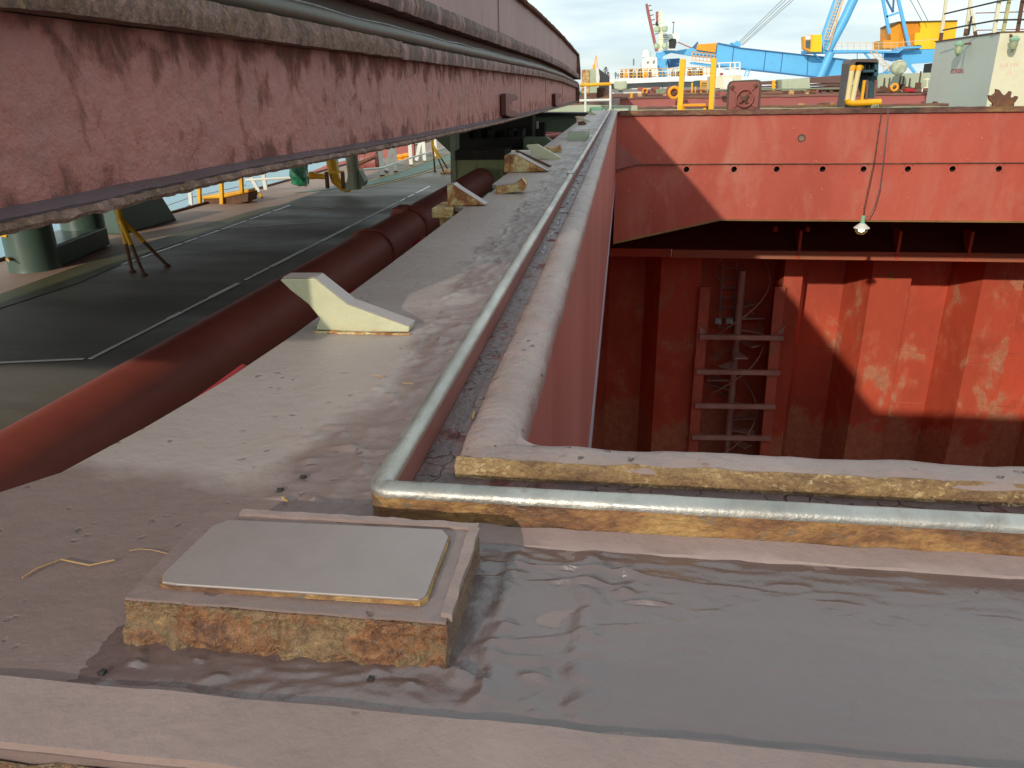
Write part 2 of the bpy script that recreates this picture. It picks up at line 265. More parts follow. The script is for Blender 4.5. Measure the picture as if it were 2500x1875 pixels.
# ------------------------------------------------------------------ mesh tools
class MB:
    def __init__(s): s.v = []; s.f = []; s.mi = []
    def add(s, vs, fs, mi=0):
        o = len(s.v); s.v += [Vector(v) for v in vs]; s.f += [tuple(i + o for i in f) for f in fs]; s.mi += [mi] * len(fs); return s
    def box(s, x0, x1, y0, y1, z0, z1, mi=0):
        vs = [(x, y, z) for z in (z0, z1) for y in (y0, y1) for x in (x0, x1)]
        return s.add(vs, [(0, 2, 3, 1), (4, 5, 7, 6), (0, 1, 5, 4), (2, 6, 7, 3), (0, 4, 6, 2), (1, 3, 7, 5)], mi)
    def gbox(s, x0, x1, y0, y1, z0, z1, res=.02, amp=.003, sc=20, fn=None, mi=0, zm=None, maxn=400):
        """closed box with a fine grid on every face, roughened by 3-D noise"""
        L = [(x0, x1), (y0, y1), (z0, z1)]
        r = res if isinstance(res, tuple) else (res,) * 3
        nn = [max(1, min(maxn, int(round((b - a) / q)))) for (a, b), q in zip(L, r)]
        idx = {}; vs = []; fs = []
        def vid(i, j, k):
            if (i, j, k) not in idx:
                p = Vector([a + (b - a) * t / m for (a, b), t, m in zip(L, (i, j, k), nn)])
                q = noise.noise_vector(p * sc) * amp + noise.noise_vector(p * sc * 3.1) * amp * .45
                p2 = p + q
                if fn: p2 = fn(p, p2)
                idx[(i, j, k)] = len(vs); vs.append(p2)
            return idx[(i, j, k)]
        for ax in range(3):
            u, w = [(1, 2), (2, 0), (0, 1)][ax]
            for side in (0, nn[ax]):
                for i in range(nn[u]):
                    for j in range(nn[w]):
                        q = []
                        for di, dj in ((0, 0), (1, 0), (1, 1), (0, 1)):
                            c = [0, 0, 0]; c[ax] = side; c[u] = i + di; c[w] = j + dj; q.append(vid(*c))
                        fs.append(tuple(q) if side else tuple(reversed(q)))
        return s.add(vs, fs, mi)
    def prism(s, pts, d, mi=0):
        """polygon (3-D points, planar) extruded along vector d"""
        n = len(pts); d = Vector(d); pts = [Vector(p) for p in pts]
        nrm = sum((pts[i].cross(pts[(i + 1) % n]) for i in range(n)), Vector())
        if nrm.dot(d) > 0: pts = pts[::-1]
        vs = pts + [p + d for p in pts]
        fs = [tuple(range(n)), tuple(range(2 * n - 1, n - 1, -1))]
        fs += [((i + 1) % n, i, i + n, (i + 1) % n + n) for i in range(n)]
        return s.add(vs, fs, mi)
    def px(s, pts, Y, th, mi=0):
        return s.prism([at(x, y, Y=Y) for x, y in pts], (0, th, 0), mi)
    def pxX(s, pts, X, th, mi=0):
        return s.prism([at(x, y, X=X) for x, y in pts], (th, 0, 0), mi)
    def tube(s, pts, r, n=10, mi=0, caps=True):
        pts = [Vector(p) for p in pts]; rs = r if isinstance(r, (list, tuple)) else [r] * len(pts)
        vs = []; fs = []; up = None
        for i, p in enumerate(pts):
            d = (pts[min(i + 1, len(pts) - 1)] - pts[max(i - 1, 0)]).normalized()
            if up is None: up = Vector((0, 0, 1)) if abs(d.z) < .9 else Vector((1, 0, 0))
            a = d.cross(up).normalized(); up = a.cross(d).normalized()
            for k in range(n):
                t = 2 * math.pi * k / n
                vs.append(p + (a * math.cos(t) + up * math.sin(t)) * rs[i])
        for i in range(len(pts) - 1):
            for k in range(n):
                fs.append((i * n + k, i * n + (k + 1) % n, (i + 1) * n + (k + 1) % n, (i + 1) * n + k))
        if caps: fs += [tuple(range(n))[::-1], tuple(range((len(pts) - 1) * n, len(pts) * n))]
        return s.add(vs, fs, mi)
    def bar(s, a, b, w, h=None, mi=0):
        """square bar between two points, w wide and h deep (h along y where possible)"""
        a = Vector(a); b = Vector(b); h = h or w; d = (b - a).normalized()
        ref = Vector((0, 1, 0)) if abs(d.y) < .9 else Vector((0, 0, 1))
        u = d.cross(ref).normalized() * w / 2; v = u.cross(d).normalized() * h / 2
        vs = [p + su * u + sv * v for p in (a, b) for su, sv in ((-1, -1), (1, -1), (1, 1), (-1, 1))]
        return s.add(vs, [(3, 2, 1, 0), (4, 5, 6, 7), (0, 1, 5, 4), (1, 2, 6, 5), (2, 3, 7, 6), (3, 0, 4, 7)], mi)
    def ring(s, c, R, r, axis='y', n=24, m=8, mi=0, a0=0, a1=2 * math.pi):
        pts = []
        for k in range(n + 1):
            t = a0 + (a1 - a0) * k / n
            q = {'y': (math.cos(t), 0, math.sin(t)), 'x': (0, math.cos(t), math.sin(t)), 'z': (math.cos(t), math.sin(t), 0)}[axis]
            pts.append(Vector(c) + Vector(q) * R)
        return s.tube(pts, r, m, mi, caps=abs(a1 - a0) < 6.2)
    def lathe(s, c, prof, n=20, mi=0):
        vs = []; fs = []
        for r, z in prof:
            for k in range(n):
                t = 2 * math.pi * k / n; vs.append((c[0] + r * math.cos(t), c[1] + r * math.sin(t), c[2] + z))
        for i in range(len(prof) - 1):
            for k in range(n): fs.append((i * n + k, i * n + (k + 1) % n, (i + 1) * n + (k + 1) % n, (i + 1) * n + k))
        fs += [tuple(range(n))[::-1], tuple(range((len(prof) - 1) * n, len(prof) * n))]
        return s.add(vs, fs, mi)
    def path(s, P, prof, mi=0, amp=0, sc=8, closed=True):
        """sweep prof [(u,z)] along 2-D polyline P; u is measured to the left of travel"""
        n = len(prof); vs = []; fs = []
        for i, p in enumerate(P):
            a = Vector(P[max(i - 1, 0)]); c = Vector(P[min(i + 1, len(P) - 1)]); p = Vector(p)
            if 0 < i < len(P) - 1:
                d1 = (p - a).normalized(); d2 = (c - p).normalized()
                n1 = Vector((-d1.y, d1.x)); n2 = Vector((-d2.y, d2.x)); nb = (n1 + n2)
                nb = nb.normalized() / max(.4, nb.normalized().dot(n1))
            else:
                d = (c - a).normalized(); nb = Vector((-d.y, d.x))
            for k, (u, z) in enumerate(prof):
                q = Vector((p.x + nb.x * u, p.y + nb.y * u, z))
                if amp: q += noise.noise_vector(q * sc) * amp + noise.noise_vector(q * sc * 3) * amp * .4
                vs.append(q)
        for i in range(len(P) - 1):
            for k in range(n if closed else n - 1):
                k2 = (k + 1) % n
                fs.append((i * n + k, (i + 1) * n + k, (i + 1) * n + k2, i * n + k2))
        if closed: fs += [tuple(range(n)), tuple(range(len(P) * n - 1, (len(P) - 1) * n - 1, -1))]
        return s.add(vs, fs, mi)
    def build(s, name, mat, parent=None, smooth=False, label=None, bevel=0, flip=False):
        me = bpy.data.meshes.new(name); me.from_pydata([tuple(v) for v in s.v], [], s.f); me.update()
        bm = bmesh.new(); bm.from_mesh(me); bmesh.ops.recalc_face_normals(bm, faces=bm.faces); bm.to_mesh(me); bm.free()
        mats = mat if isinstance(mat, list) else [mat]
        for m in mats: me.materials.append(m)
        if len(mats) > 1 and len(me.polygons) == len(s.mi): me.polygons.foreach_set('material_index', s.mi)
        if smooth:
            me.polygons.foreach_set('use_smooth', [True] * len(me.polygons))
            me.set_sharp_from_angle(angle=R_(smooth if smooth is not True else 40))
        o = bpy.data.objects.new(name, me); COL.objects.link(o)
        if parent:
            o.parent = parent; o.matrix_parent_inverse = Matrix.Translation(-parent.location)
        if label: o['label'] = label
        if bevel:
            bv = o.modifiers.new('bevel', 'BEVEL'); bv.width = bevel; bv.segments = 2; bv.limit_method = 'ANGLE'
        return o

def thing(name, label, cat, loc=(0, 0, 0), group=None):
    o = bpy.data.objects.new(name, None); COL.objects.link(o); o.location = loc; o.empty_display_size = .1
    o['label'] = label; o['category'] = cat
    if group: o['group'] = group
    return o
def tag(o, label, cat, group=None):
    o['label'] = label; o['category'] = cat
    if group: o['group'] = group
    return o
def struct(o, kind='structure'): o['kind'] = kind; return o
def sub(o, parent):
    o.parent = parent
    if parent.parent: o.matrix_parent_inverse = parent.matrix_parent_inverse
    return o
def build_sub(mb, name, mat, part, **k):
    """a piece of a part: same world-space mesh, parented one level deeper"""
    o = mb.build(name, mat, **k); o.parent = part
    # world matrix of every part is identity, so no offset is needed
    o.matrix_parent_inverse = Matrix.Identity(4); return o
def copy_thing(root, delta, label):
    r = root.copy(); COL.objects.link(r); r.location = root.location + Vector(delta); r['label'] = label
    for ch in root.children:
        c = ch.copy(); COL.objects.link(c); c.parent = r
        for g in ch.children:
            d = g.copy(); COL.objects.link(d); d.parent = c
    return r
def frange(a, b, n): return [a + (b - a) * i / n for i in range(n + 1)]
def geo(a, b, n): return [a * (b / a) ** (i / n) for i in range(n + 1)]

YW = 22.5          # far transverse coaming
DZ = -1.9          # main deck level
HX = 13.0          # starboard side of the hatch

# ================================================================== SETTING
def sheet(name, mat, rects, z0, z1):
    m = MB()
    for x0, x1, y0, y1 in rects: m.box(x0, x1, y0, y1, z0, z1)
    return struct(m.build(name, mat))
wv = MB()
for x0, x1, y0, y1 in ((-9000, -9.99, -3000, 14000), (27, 9000, -3000, 14000), (-9.99, 27, -3000, -8), (-9.99, 27, 140, 14000)):
    wv.add([(x0, y0, -11.5), (x1, y0, -11.5), (x1, y1, -11.5), (x0, y1, -11.5)], [(0, 1, 2, 3)])
water = struct(wv.build('water', wm))
sheet('deck', DECK, [(-8.05, -.22, -6, 23.1), (-8.05, 20, 23.1, 24.2), (-8.05, -.22, 24.2, 140), (-.22, 20, -6, 1.15), (HX + .1, 20, 1.15, 23.1), (-.22, 20, 24.2, 26.2)], DZ - .12, DZ)
sheet('deck_sunlit_strip', DECKP, [(-10.02, -8.05, -6, 140)], DZ - .12, DZ - .001)  # same deck outside the covers' shade, with sunlight put into its colour
m = MB()
m.prism([at(x, y, Z=DZ + .004) for x, y in [(-60, 780), (0, 753), (190, 692), (350, 622), (560, 551), (715, 497), (640, 508), (475, 556), (290, 616), (190, 650), (0, 718), (-60, 742)]], (0, 0, .004))
struct(m.build('deck_shade_band', OLIVE))  # olive strip paints the dark edge of the covers' shadow
m = MB()
m.prism([at(x, y, Z=DZ + .008) for x, y in [(888, 455), (960, 440), (1040, 418), (1110, 388), (1110, 372), (1040, 396), (965, 425), (885, 446)]], (0, 0, .004))
m.prism([at(x, y, Z=DZ + .008) for x, y in [(720, 470), (850, 452), (850, 456), (760, 468)]], (0, 0, .004))
struct(m.build('walkway_green', WALKG))
m = MB()
def dline(P, w, z=DZ + .014, mi=0):
    for (a, b_) in zip(P[:-1], P[1:]):
        A = at(*a, Z=z); B = at(*b_, Z=z); d = (B - A).normalized(); q = Vector((-d.y, d.x, 0)) * w / 2
        m.prism([A - q, B - q, B + q, A + q], (0, 0, .003))
dline([(888, 458), (960, 443), (1045, 420), (1112, 390)], .06); dline([(885, 445), (965, 423), (1040, 394), (1110, 369)], .06)
struct(m.build('walkway_yellow_line', YLINE))
m = MB()
xw = -5.28
y = 6.7
while y < 20.5:                                     # white strip paints the shine of a wet deck seam, broken here and there
    L = random.uniform(.25, 1.1); w = random.uniform(.045, .085)
    if not (11.2 < y < 11.5): m.box(xw - w / 2 + random.uniform(-.01, .01), xw + w / 2, y, y + L, DZ + .003, DZ + .007)
    y += L + random.choice([0.0, 0.0, .06, .2])
y = 11.0
while y < 17: 
    L = random.uniform(.4, 1.2); m.box(-7.79, -7.72, y, y + L, DZ + .003, DZ + .007); y += L + random.choice([0, .1])
for pa, pb, w in (((-20, 886), (205, 876), .045), ((560, 557), (725, 545), .02), ((935, 493), (985, 488), .03), ((700, 548), (790, 541), .02), ((700, 516), (830, 504), .015)):
    A = at(*pa, Z=DZ + .006); B = at(*pb, Z=DZ + .006); d = (B - A).normalized(); q = Vector((-d.y, d.x, 0)) * w / 2
    m.prism([A - q, B - q, B + q, A + q], (0, 0, .003))
struct(m.build('deck_seam_shine', LINEW))

# ================================================================== HATCH COAMING (near)
coam = thing('hatch_coaming', 'pinkish grey steel coaming round the open cargo hold, with a polished rail on top', 'coaming', (0, 0.7, 0))
# top plate outline (left table + front strip)
outl = [(-1.9, .5), (-1.9, .80), (-1.35, .87), (-1.12, .915), (-.99, .965), (-.93, 1.05), (-.893, 1.25), (-.862, 1.5), (-.845, 1.85), (-.838, 2.7), (-.838, 4.15), (-.90, 4.2), (-.90, 4.5), (-.80, 4.55), (-.80, 5.2), (-.86, 5.25), (-.86, 23.0)]
m = MB()
def strip(x0, x1, y0, y1, nx, ny, mi=0, z=0):
    vs = []; 
    for j in range(ny + 1):
        for i in range(nx + 1): vs.append((x0 + (x1 - x0) * i / nx, y0 + (y1 - y0) * j / ny, z))
    m.add(vs, [(j * (nx + 1) + i, j * (nx + 1) + i + 1, (j + 1) * (nx + 1) + i + 1, (j + 1) * (nx + 1) + i) for j in range(ny) for i in range(nx)], mi)
poly = outl + [(-.168, 23.0), (-.168, 1.207), (14, 1.207), (14, .5)]
m.prism([Vector((x, y, 0)) for x, y in poly], (0, 0, -.025))
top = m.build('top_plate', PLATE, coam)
m = MB()   # wet sheet in the recess, gently lumpy real surface
nx, ny = 420, 92
vs = []
for j in range(ny + 1):
    for i in range(nx + 1):
        x = -.60 + (i / nx) ** 1.35 * 3.84; y_ = .588 + (.932 - .588) * j / ny
        e = max(0, min(1, min(j / 6, (ny - j) / 14), (x + .60) / .06))
        w = max(.22, min(1, (.55 - x) / .55)) * (1 if y_ < .66 and x < 0 else max(.45, min(1, (y_ - .66) / .08)))
        p = Vector((x * 9 + 1.5 * noise.noise(Vector((x * 5, y_ * 9, 7))), y_ * 15 + 2.5 * noise.noise(Vector((x * 6, y_ * 8, 17))), 0)); h = noise.noise(p) * .0028 * max(.35, w)
        h += noise.noise(p * 2.6) * .0022 * w + noise.noise(p * 6.5) * .0009 * w
        h += .0045 * max(0, 1 - abs(noise.noise(Vector((x * 7, y_ * 20, 9)))) * 5) ** 2 * w * max(0, noise.noise(Vector((x * 4, y_ * 9, 21))) * 2.2 + .3)
        h += .02 * max(0, noise.noise(Vector((x * 22, y_ * 46, 3))) - .34) * w
        h += .018 * max(0, noise.noise(Vector((x * 9, y_ * 70, 13))) - .2) * w * (1 if y_ > .8 else .2)
        t = abs(x + .02 + .012 * noise.noise(Vector((0, y_ * 26, 1))))
        if t < .022: h += .0045 * (1 + .6 * noise.noise(Vector((2, y_ * 50, 0)))) * math.cos(t / .022 * math.pi / 2)
        t = abs(x + .125 - .01 * noise.noise(Vector((5, y_ * 22, 1))))
        if t < .014 and y_ > .6: h += .004 * math.cos(t / .014 * math.pi / 2)
        vs.append((x, y_, -.0012 + (.0030 + h) * e))
m.add(vs, [(j * (nx + 1) + i, j * (nx + 1) + i + 1, (j + 1) * (nx + 1) + i + 1, (j + 1) * (nx + 1) + i) for j in range(ny) for i in range(nx)])
m.build('wet_paint_film', RECESS, coam, smooth=True)
nx, ny = 26, 620
vs = []
for j in range(ny + 1):
    for i in range(nx + 1):
        x = -.60 + .238 * i / nx; y_ = 1.0 + 9 * (j / ny) ** 1.6
        e = max(0, min(1, i / 10, (nx - i) / 2, j / 8, (ny - j) / 8)); p = Vector((x * 26, y_ * 20, 4))
        h = noise.noise(p) * .0016 + noise.noise(p * 2.5) * .0013 + .02 * max(0, noise.noise(p * 1.7 + Vector((9, 2, 2))) - .3) + .003 * max(0, 1 - abs(noise.noise(Vector((x * 14, y_ * 7, 2)))) * 6)
        vs.append((x, y_, -.0012 + (.0022 + h) * e))
m = MB(); m.add(vs, [(j * (nx + 1) + i, j * (nx + 1) + i + 1, (j + 1) * (nx + 1) + i + 1, (j + 1) * (nx + 1) + i) for j in range(ny) for i in range(nx)])
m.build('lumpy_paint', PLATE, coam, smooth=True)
# near lip
m = MB(); m.gbox(-1.9, 3.2, .502, .585, -.006, .009, (.012, .012, .01), .0016, 14)
m.build('near_lip', LIP, coam, smooth=35)
m = MB(); m.gbox(-1.9, 2.5, .30, .499, -.11, -.010, (.014, .012, .014), .007, 14)
m.build('rusty_outer_flange', GOLDROUGH, coam, smooth=True)
m = MB(); m.box(-1.9, 14, .46, .50, -1.9, -.112); m.build('outer_plate', GOLD, coam)
# compression rail: path with rounded corner
def Lpath(xc, yc, r, xe, ye, n=8, ys=60, xs=140):
    P = [(xc, y) for y in reversed(geo(yc + r, ye, ys))]
    P += [(xc + r - r * math.cos(t), yc + r - r * math.sin(t)) for t in frange(0, math.pi / 2, n)][1:]
    P += [(x, yc) for x in [xc + r + (xe - xc - r) * (i / xs) ** 2 for i in range(1, xs + 1)]]
    return P
# travelling towards the camera then right: the left of travel is the hatch side -> u>0 hatch side
P = Lpath(-.34, .967, .022, HX, YW - .05, 10)
side = [(-.0165, -.002), (-.0172, .047), (.0172, .047), (.0165, -.002)]
m = MB(); m.path(P, side, amp=.0006, sc=20); rs = m.build('rail_web', [GOLD], coam)
# polished half-round cap
capp = [(-.0177, .0455)] + [(-.0177 * math.cos(t), .0475 + .0135 * math.sin(t) ** .8) for t in frange(0, math.pi, 14)] + [(.0177, .0455)]
m = MB(); m.path(P, capp, amp=.0009, sc=45); cap = m.build('rail_cap', STEEL, coam, smooth=60)
# red painted inner face of the rail's left leg
m = MB(); m.box(-.3235, -.3205, 1.0, YW - .1, .001, .0465); m.build('rail_inner_face', REDSIDE, coam)
m = MB(); m.gbox(-.363, -.3185, 5.35, 5.50, .040, .064, .01, .0015, 30); m.build('rail_joint', STEEL, coam, smooth=True)
# weld fillet along the rail foot
m = MB(); wf = [(-.0175, .0), (-.0175, .011), (-.036, .006), (-.052, .003), (-.056, -.002)]
m.path([(x, y) for x, y in P if y < .967 + 1e-4 and x > -.25], wf, amp=.0035, sc=22); m.build('weld_bead', LIP, coam, smooth=True)
# rounded bead at the hatch edge (left leg + front leg) : u>0 hatch side
Pb = Lpath(-.214, 1.152, .02, HX, YW - .3, 6, 420, 240)
bp_ = [(-.044, .0), (-.045, .014), (-.040, .023), (-.028, .028), (-.008, .031), (.014, .031), (.034, .027), (.050, .017), (.057, .003), (.056, -.03), (-.044, -.02)]
m = MB(); m.path(Pb, bp_, amp=.0045, sc=11); m.build('edge_bead', BEAD, coam, smooth=60)
m = MB(); xi, yi, q_ = -.162, 1.204, .055
arc = [(xi + q_ - q_ * math.cos(t), yi + q_ - q_ * math.sin(t)) for t in frange(0, math.pi / 2, 8)]
m.prism([Vector((x, y, .019)) for x, y in [(xi - .01, yi - .01)] + [(xi - .01, yi + q_)] + arc + [(xi + q_, yi - .01)]], (0, 0, -.05)); m.build('bead_corner', BEAD, coam, bevel=.006)
# sandy rust face of the front bead
m = MB()
Pf = [(x, 1.152) for x in [-.254 + (HX - .7 + .254) * (i / 170) ** 1.8 for i in range(171)]]
m.path(Pf, [(-.052, .000), (-.0515, .010), (-.046, .0215), (-.030, .0305), (-.024, .02), (-.024, 0)], amp=.0035, sc=18)
m.build('bead_rust_face', SAND, coam, smooth=60)
# trough floors
m = MB(); m.box(-.3195, -.258, .99, YW - .3, .0012, .0032); m.box(-.3195, HX, .988, 1.108, .0014, .0034); m.build('trough_floor', TROUGH, coam)
# hatch side plates
m = MB(); m.box(-.20, -.160, 1.207, YW, -1.95, -.026); m.build('side_plate', REDS, coam)
m = MB(); m.box(-.162, -.150, 1.6, YW - .3, -1.93, -1.90); m.box(-.161, -.146, 1.25, YW - .2, -1.80, -1.765); m.build('side_stiffener', paint('stiffener grey pink', lin(140,128,136), scale=3), coam)
m = MB(); m.box(-.16, HX, 1.16, 1.205, -2.6, -.026); m.build('near_end_plate', REDW, coam)
m = MB(); m.box(HX, HX + .1, 1.15, YW, -3.2, 0); m.build('starboard_plate', REDW, coam)
# ---- far transverse coaming
def sq_hole_wall(mb, x0, x1, z0, z1, y, holes, r, th):
    """wall strip x0..x1, z0..z1 pierced by round holes at (x,zc) in square cells"""
    xs = x0; n = 20; zc = (z0 + z1) / 2
    def quad(a, b, c, d): mb.add([a, b, c, d], [(0, 1, 2, 3)])
    for hx in holes + [None]:
        xe = hx - (z1 - z0) / 2 if hx is not None else x1
        quad((xs, y, z0), (xe, y, z0), (xe, y, z1), (xs, y, z1))
        if hx is None: break
        hw = (z1 - z0) / 2; vs = []; fs = []
        for k in range(n):
            t = 2 * math.pi * k / n; c_, s_ = math.cos(t), math.sin(t); q = hw / max(abs(c_), abs(s_))
            vs += [(hx + r * c_, y, zc + r * s_), (hx + q * c_, y, zc + q * s_), (hx + r * c_, y + th, zc + r * s_)]
        for k in range(n):
            a, b_ = 3 * k, 3 * ((k + 1) % n); fs += [(a, a + 1, b_ + 1, b_), (a, b_, b_ + 2, a + 2)]
        mb.add(vs, fs)
        xs = hx + hw
m = MB()
holes = [at(x, 415, Y=YW + .02).x for x in (1676, 1792, 1896, 2008, 2108, 2216, 2325, 2438)]
zt = -.035; zl = -1.52
zh = at(2108, 413, Y=YW).z
z0h, z1h = zh - .2, zh + .06
hz = (z0h + z1h) / 2
sq_hole_wall(m, -.16, HX, zh - .11, zh + .11, YW + .012, holes, .078, .03)
def pan(x0, x1, z0, z1, y=YW + .012): m.add([(x0, y, z0), (x1, y, z0), (x1, y, z1), (x0, y, z1)], [(0, 1, 2, 3)])
pan(-.16, HX, zh + .11, zt)
kx = 2.82; zb = -2.92; zl0 = -3.62
m.add([(-.16, YW + .012, zh - .11), (-.16, YW + .012, zl0), (kx, YW + .012, zb), (HX, YW + .012, zb), (HX, YW + .012, zh - .11)], [(0, 1, 2, 3, 4)])
fw = m.build('far_end_plate', REDW, coam)
m = MB(); m.box(-.16, HX, YW + .3, YW + .34, zh - .35, zh + .35); m.box(-.16, HX, YW + .05, YW + .3, zh + .3, zh + .35); m.build('dark_hole_backing', BLACK, coam)  # black panel added behind the holes so they stay dark
m = MB()   # thin ledge that runs over the holes and turns down at the port corner
ztop = zh + .155
m.prism([(-.16, YW - .05, ztop - .22), (.1, YW - .05, ztop - .12), (.45, YW - .05, ztop - .02), (HX, YW - .05, ztop), (HX, YW - .05, ztop + .018), (.45, YW - .05, ztop), (.1, YW - .05, ztop - .10), (-.16, YW - .05, ztop - .20)], (0, .06, 0))
m.build('ledge', RIM, coam)
m = MB()
m.prism([(-.158, YW - .5, -.10 - .4), (-.158, YW - .02, -.75), (-.158, YW - .5, ztop - .2)], (.01, 0, 0))
m.prism([(-.155, YW - .04, -.85), (.55, YW - .04, ztop + .02), (-.155, YW - .04, ztop - .16)], (0, .02, 0))
m.build('corner_gusset', REDS, coam)
m = MB()   # bottom flange
m.prism([(-.16, YW - .10, zl0 - .03), (kx, YW - .10, zb - .03), (HX, YW - .10, zb - .03), (HX, YW - .10, zb + .0), (kx, YW - .10, zb), (-.16, YW - .10, zl0)], (0, .17, 0))
m.build('bottom_flange', paint('yellowed flange', lin(150,116,60), lin(110,76,50), rust=.3, scale=1.5, rough=.6), coam)
m = MB(); m.gbox(-.9, HX, YW - .035, YW + .14, -.06, -.012, (.12, .06, .04), .012, 3)
m.gbox(-.1, HX, YW - .075, YW - .0, -.13, .002, (.1, .05, .05), .01, 4)
m.build('far_rim', RIM, coam, smooth=35)
m = MB(); m.box(-.9, HX, YW + .142, YW + .6, -.16, -0.12); m.build('far_top_plate', RIM2, coam)
# welded bumps and plugged hole on the far plate
for k in range(46):
    m = MB()
    px, py = random.uniform(1530, 2480), random.choice([random.uniform(290, 395), random.uniform(430, 525)])
    p = at(px, py, Y=YW + .01); r = random.uniform(.008, .026)
    m.lathe((p.x, p.y, p.z), [(r, -r), (r * .8, 0), (.002, r)], 6)
    m.build('weld_spatter', paint('spatter', lin(204,126,108), scale=6), coam)
p = at(1957, 337, Y=YW)
m = MB(); m.ring((p.x, YW + .0, p.z), .085, .018); m.lathe((p.x, YW, p.z), [(.001, -.001), (.001, 0)], 4)
pl = m.build('plugged_hole', RIM, coam)
m = MB(); m.tube([(p.x, YW - .004, p.z), (p.x, YW + .01, p.z)], .075, 16); m.build('plug', paint('plug grey', lin(140,120,100), lin(90,76,66), scale=8), coam)

# ---- bearing pad (part) with its wear plate
X0, X1, Y0, Y1 = -.556, -.172, .672, .872
def padfn(p, q):
    t = (.05 - p.z) / .05
    out = .004 * t + .011 * max(0, min(1, (t - .38) / .3))
    if p.x <= X0 + 1e-6 or p.x >= X1 - 1e-6 or p.y <= Y0 + 1e-6 or p.y >= Y1 - 1e-6:
        c = Vector(((X0 + X1) / 2, (Y0 + Y1) / 2, p.z)); d = (p - c); 
        sgn = Vector((0 if X0 < p.x < X1 else math.copysign(1, d.x), 0 if Y0 < p.y < Y1 else math.copysign(1, d.y), 0))
        lump = noise.noise(p * 34) * .005 + noise.noise(p * 80) * .004 + noise.noise(p * 190) * .0018
        q = p + sgn * (out + lump * (.35 + t)) + Vector((0, 0, noise.noise(p * 50) * .0015))
    else: q = p + Vector((0, 0, noise.noise(p * 30) * .001))
    return q
m = MB(); m.gbox(X0, X1, Y0, Y1, 0, .050, (.0035, .008, .0025), 0, 1, fn=padfn)
pad = m.build('bearing_pad', GOLDROUGH, coam, smooth=50)
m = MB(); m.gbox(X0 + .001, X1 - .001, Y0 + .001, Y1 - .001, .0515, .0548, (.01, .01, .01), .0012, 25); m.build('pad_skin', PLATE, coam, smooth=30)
for (a, b_, c_, d_) in ((X0 + .05, X1, Y1 - .010, Y1 + .002), (X1 - .010, X1 + .003, Y0 + .01, Y1 - .010)):
    m = MB(); m.gbox(a, b_, c_, d_, .050, .0592, .006, .0020, 34); m.build('pad_lip', LIP, coam, smooth=40)
# wear plate outline with clipped corners, traced on its own height
tp = [(395, 1420), (430, 1425), (1022, 1463), (1040, 1452), (1095, 1308), (1080, 1292), (560, 1268), (520, 1282), (398, 1400)]
pts = [at(x, y, Z=.0635) for x, y in tp]
m = MB(); m.prism(pts, (0, 0, -.0085)); wp = m.build('wear_plate', [PADTOP], coam, bevel=.0012)
m = MB(); m.prism([p + Vector(((p.x + .36) * .012, (p.y - .77) * .02, -.0028)) for p in pts], (0, 0, -.0055)); build_sub(m, 'plate_edge', PADEDGE, wp)

# ---- guide chocks welded on the plate
def chock(face, base, th, mat, topmat=None, name='guide_chock', back=None, label=None):
    Yb = at(*base, Z=0).y
    F_ = [at(x, y, Y=Yb) for x, y in face]
    m = MB(); m.prism(F_, (back or 0, th, 0))
    o = m.build(name, mat, coam, bevel=.003, label=label)
    return o, Yb, F_
def topskin(F_, i0, i1, th, o, mat=PLATE):
    """dusty paint on the upward faces"""
    m = MB()
    for i in range(i0, i1):
        a, b_ = F_[i], F_[i + 1]; n_ = Vector((-(b_ - a).z, 0, (b_ - a).x)).normalized()
        if n_.z < 0: n_ = -n_
        m.prism([a + n_ * .0012, b_ + n_ * .0012, b_ + n_ * .0012 + Vector((0, th, 0)), a + n_ * .0012 + Vector((0, th, 0))], n_ * .002)
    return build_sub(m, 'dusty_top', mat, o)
o, Yb, F_ = chock([(781, 778), (754, 744), (708, 708), (683, 684), (690, 680), (768, 680), (849, 744), (1000, 799), (998, 811), (885, 811), (772, 806), (773, 797)], (772, 808), .055, CREAMW, label='pale cream swept-back guide chock')
topskin(F_, 4, 7, .055, o)
o, Yb, F_ = chock([(1093, 503), (1091, 452), (1106, 450), (1122, 462), (1184, 501)], (1090, 503), .09, YRUST, label='yellow rusty wedge guide chock'); topskin(F_, 1, 4, .09, o)
o, Yb, F_ = chock([(1209, 475), (1211, 455), (1258, 449), (1275, 436), (1284, 450), (1280, 466)], (1215, 473), .10, YRUST, name='locating_bracket'); topskin(F_, 1, 3, .10, o)
o, Yb, F_ = chock([(1231, 421), (1231, 382), (1240, 377), (1262, 378), (1337, 418)], (1232, 421), .16, YRUST); topskin(F_, 1, 4, .16, o)
m = MB(); yb = Yb; m.prism([at(1262, 366, Y=yb + .16), at(1348, 406, Y=yb + .16), at(1340, 409, Y=yb + .16), at(1256, 369, Y=yb + .16)], (0, .03, 0)); m.build('guide_fin', RBROWN, coam)
chock([(1310, 387), (1300, 372), (1284, 357), (1287, 354), (1312, 352), (1369, 385), (1368, 391)], (1312, 389), .04, CREAMW, label='pale leaning guide chock beyond the wedge')
o, Yb, F_ = chock([(1331, 364), (1335, 358), (1352, 362), (1366, 354), (1372, 366), (1364, 374)], (1345, 372), .12, YRUST, name='locating_bracket')
o, Yb, F_ = chock([(1386, 343), (1386, 324), (1391, 321), (1432, 321), (1431, 344)], (1390, 343), .9, PALEG, name='stopper_block', label='pale green stopper block')
topskin(F_, 1, 3, .9, o)
chock([(1420, 296), (1404, 286), (1405, 284), (1418, 285), (1443, 297)], (1425, 298), .06, CREAMW, label='small pale far chock')
o, Yb, F_ = chock([(1412, 305), (1410, 298), (1425, 296), (1432, 303)], (1415, 305), .2, RBROWN, name='locating_bracket')
